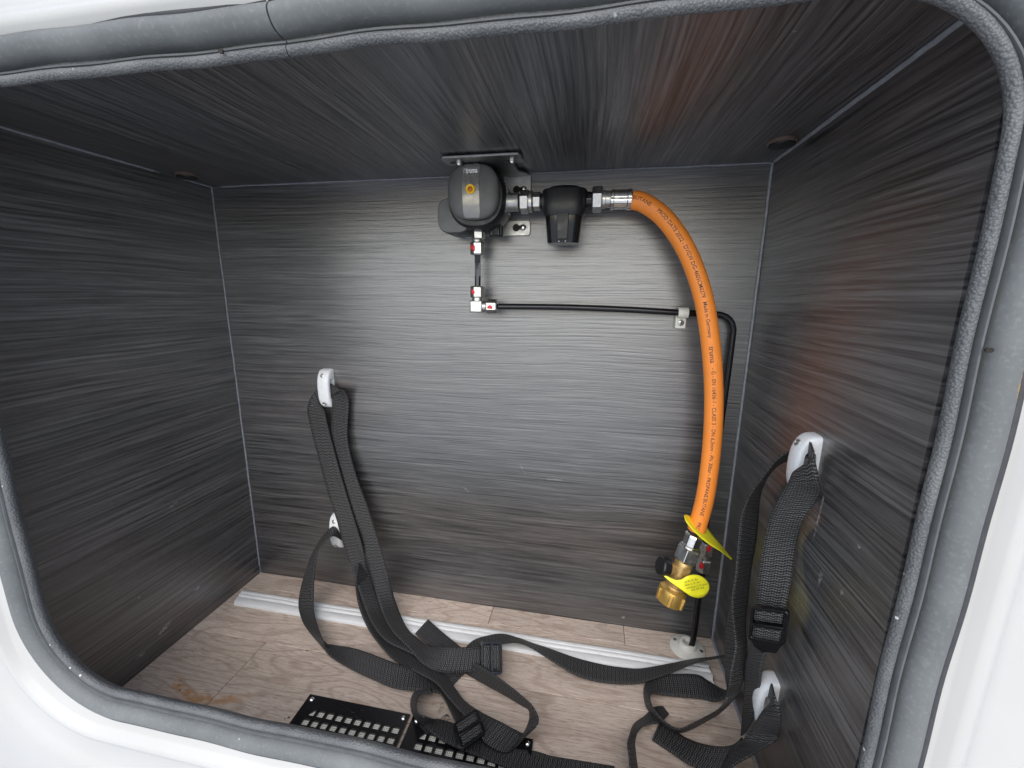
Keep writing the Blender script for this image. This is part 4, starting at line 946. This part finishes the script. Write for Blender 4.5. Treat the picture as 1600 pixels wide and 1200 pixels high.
c1 = V((0.3870,-0.1837,0.0200)); e1 = (V((0.3939,-0.1750,0.0200))-V((0.3788,-0.1913,0.0200))).normalized(); g1 = (V((0.3955,-0.1941,0.0160))-V((0.3755,-0.1687,0.0220))).normalized()
n_1 = e1.cross(g1); n_1 = n_1 if n_1.z > 0 else -n_1
buckle(c1, e1, g1, n_1, 0.027, 0.023, sB, tongue=False)
for q in (0.0052, -0.0052):
    st = []
    for k in range(7):
        t = R(180*k/6); c_ = c1+g1*(q+math.cos(t)*0.0042)+n_1*(math.sin(t)*0.0030+0.0002)
        st.append((c_-e1*0.0104, c_+e1*0.0104))
    ribbon(st, sB, th=0.001, n=3, uv0=4.5+q)
mb = MB()
for k in range(9):
    x = random.uniform(0, 1); p = V((0.3487,-0.1540,0.0100)).lerp(V((0.3639,-0.1700,0.0100)), x)
    q = p+V((random.uniform(-0.008, -0.002), random.uniform(-0.007, 0.002), random.uniform(-0.006, -0.002)))
    mb.tube(spline([p, (p+q)/2+V((random.uniform(-.001, .001), 0.001, 0.0012)), q], 4), 0.00022, 5)
fray = mb.build('frayed_threads', 'black_plastic', sB); fray['kind'] = 'stuff'
ribbon([((0.5778,-0.1171,0.0040),(0.5739,-0.1072,0.0014)), ((0.5666,-0.1290,0.0060),(0.5645,-0.1105,0.0014)), ((0.5547,-0.1356,0.0080),(0.5543,-0.1216,0.0014)), ((0.5465,-0.1427,0.0100),(0.5419,-0.1333,0.0014)), ((0.5406,-0.1548,0.0100),(0.5320,-0.1701,0.0257)), ((0.5401,-0.1668,0.0090),(0.5322,-0.1819,0.0252)), ((0.5408,-0.1779,0.0080),(0.5325,-0.1926,0.0244)), ((0.5432,-0.1917,0.0080),(0.5340,-0.2059,0.0243))], sB, uv0=1.9)

# C: strap on the upper right-wall hook
sC = thing('retaining_strap', 'black webbing strap with a ladder buckle hanging from the upper right-wall hook', 'strap', 'black retaining straps')
ribbon([((0.6425,-0.1635,0.3060),(0.6425,-0.1639,0.3170)), ((0.6400,-0.1765,0.3002),(0.6326,-0.1899,0.3181)), ((0.6330,-0.1701,0.2959),(0.6353,-0.1866,0.3124)), ((0.6300,-0.1698,0.2874),(0.6393,-0.1883,0.2986)), ((0.6280,-0.1659,0.2751),(0.6485,-0.1761,0.2852)), ((0.6270,-0.1606,0.2607),(0.6485,-0.1704,0.2713)), ((0.6265,-0.1562,0.2485),(0.6445,-0.1684,0.2574)), ((0.6260,-0.1533,0.2231),(0.6472,-0.1586,0.2325)), ((0.6260,-0.1536,0.1988),(0.6454,-0.1635,0.2076)), ((0.6260,-0.1555,0.1728),(0.6413,-0.1704,0.1826)), ((0.6260,-0.1557,0.1558),(0.6422,-0.1690,0.1665)), ((0.6260,-0.1573,0.1385),(0.6382,-0.1722,0.1521)), ((0.6270,-0.1527,0.1216),(0.6327,-0.1692,0.1373)), ((0.6290,-0.1468,0.1030),(0.6337,-0.1655,0.1164)), ((0.6320,-0.1445,0.0740),(0.6376,-0.1586,0.0919)), ((0.6330,-0.1461,0.0515),(0.6360,-0.1605,0.0698)), ((0.6350,-0.1442,0.0246),(0.6332,-0.1562,0.0447))], sC)
ribbon([((0.6440,-0.1588,0.3103),(0.6440,-0.1575,0.3018)), ((0.6420,-0.1508,0.3057),(0.6485,-0.1370,0.2941)), ((0.6380,-0.1435,0.3011),(0.6485,-0.1271,0.2896)), ((0.6340,-0.1356,0.2912),(0.6438,-0.1176,0.2797)), ((0.6310,-0.1279,0.2765),(0.6406,-0.1093,0.2658)), ((0.6270,-0.1124,0.2489),(0.6420,-0.0956,0.2422)), ((0.6250,-0.1046,0.2233),(0.6440,-0.0927,0.2162)), ((0.6240,-0.1077,0.2042),(0.6432,-0.0972,0.1956)), ((0.6230,-0.1146,0.1698),(0.6412,-0.1000,0.1668)), ((0.6215,-0.1186,0.1423),(0.6401,-0.1048,0.1384)), ((0.6200,-0.1363,0.1280),(0.6351,-0.1202,0.1199)), ((0.6190,-0.1464,0.1192),(0.6343,-0.1310,0.1103)), ((0.6170,-0.1485,0.0983),(0.6344,-0.1335,0.0935)), ((0.6130,-0.1595,0.0915),(0.6293,-0.1447,0.0833)), ((0.6060,-0.1730,0.0879),(0.6180,-0.1572,0.0754)), ((0.6192,-0.1216,0.0220),(0.6282,-0.1072,0.0058)), ((0.6081,-0.1288,0.0210),(0.6155,-0.1151,0.0034)), ((0.5931,-0.1387,0.0210),(0.5988,-0.1259,0.0022)), ((0.5815,-0.1453,0.0210),(0.5862,-0.1321,0.0021)), ((0.5726,-0.1434,0.0210),(0.5752,-0.1302,0.0017)), ((0.5644,-0.1362,0.0210),(0.5654,-0.1221,0.0022)), ((0.5587,-0.1252,0.0200),(0.5568,-0.1108,0.0015)), ((0.5596,-0.1101,0.0160),(0.5570,-0.0903,0.0036)), ((0.5695,-0.0993,0.0070),(0.5676,-0.0763,0.0028)), ((0.5843,-0.0968,0.0050),(0.5852,-0.0736,0.0088)), ((0.6140,-0.0929,0.0040),(0.6131,-0.0706,0.0115)), ((0.6261,-0.0943,0.0050),(0.6259,-0.0715,0.0066)), ((0.6341,-0.0934,0.0090),(0.6379,-0.0729,0.0014)), ((0.6401,-0.0930,0.0180),(0.6448,-0.0754,0.0031)), ((0.6330,-0.1164,0.0585),(0.6326,-0.0994,0.0422)), ((0.6360,-0.1086,0.0735),(0.6327,-0.0908,0.0584)), ((0.6370,-0.0999,0.0987),(0.6332,-0.0811,0.0851)), ((0.6380,-0.0998,0.1313),(0.6347,-0.0805,0.1183))], sC, uv0=0.8)
k0 = [V(p) for p in ((0.6225,-0.1633,0.1760),(0.6387,-0.1768,0.1863))]; k1 = [V(p) for p in ((0.6225,-0.1640,0.1453),(0.6418,-0.1739,0.1543))]
bx = (k0[1]-k0[0]).normalized(); by = ((k0[0]+k0[1])-(k1[0]+k1[1])).normalized(); bo = (k0[0]+k0[1]+k1[0]+k1[1])/4
bn = bx.cross(by); bn = bn if bn.y < 0 else -bn
buckle(bo+bn*0.0012, bx, by, bn, 0.0285, ((k0[0]+k0[1])-(k1[0]+k1[1])).length/2, sC, tongue=True)
for q in (0.27, -0.25):
    hh_ = ((k0[0]+k0[1])-(k1[0]+k1[1])).length/2
    st = []
    for k in range(7):
        t = R(180*k/6); c_ = bo+by*(q*hh_+math.cos(t)*hh_*0.17)+bn*(math.sin(t)*0.0026+0.0008)
        st.append((c_-bx*0.0105, c_+bx*0.0105))
    ribbon(st, sC, th=0.001, n=3, uv0=3.0+q)

# D: strap on the lower right-wall hook
sD = thing('retaining_strap', 'short black webbing strap folded out of the lower right-wall hook onto the floor', 'strap', 'black retaining straps')
ribbon([((0.6430,-0.1617,0.0913),(0.6430,-0.1647,0.1061)), ((0.6400,-0.1735,0.0961),(0.6359,-0.1854,0.1159)), ((0.6330,-0.1755,0.0847),(0.6403,-0.1907,0.1011)), ((0.6280,-0.1721,0.0623),(0.6470,-0.1801,0.0737)), ((0.6240,-0.1725,0.0525),(0.6418,-0.1818,0.0648)), ((0.6227,-0.1617,0.0300),(0.6306,-0.1776,0.0453)), ((0.6165,-0.1650,0.0200),(0.6193,-0.1802,0.0377)), ((0.6120,-0.1686,0.0130),(0.6112,-0.1832,0.0314))], sD)
ribbon([((0.5579,-0.1458,0.0030),(0.5673,-0.1263,0.0014)), ((0.5661,-0.1502,0.0030),(0.5782,-0.1301,0.0016)), ((0.5769,-0.1569,0.0040),(0.5909,-0.1380,0.0029)), ((0.5890,-0.1648,0.0060),(0.6029,-0.1461,0.0093)), ((0.6018,-0.1687,0.0090),(0.6161,-0.1519,0.0172)), ((0.6122,-0.1710,0.0150),(0.6256,-0.1551,0.0258)), ((0.6177,-0.1709,0.0220),(0.6302,-0.1578,0.0383))], sD, uv0=0.4)
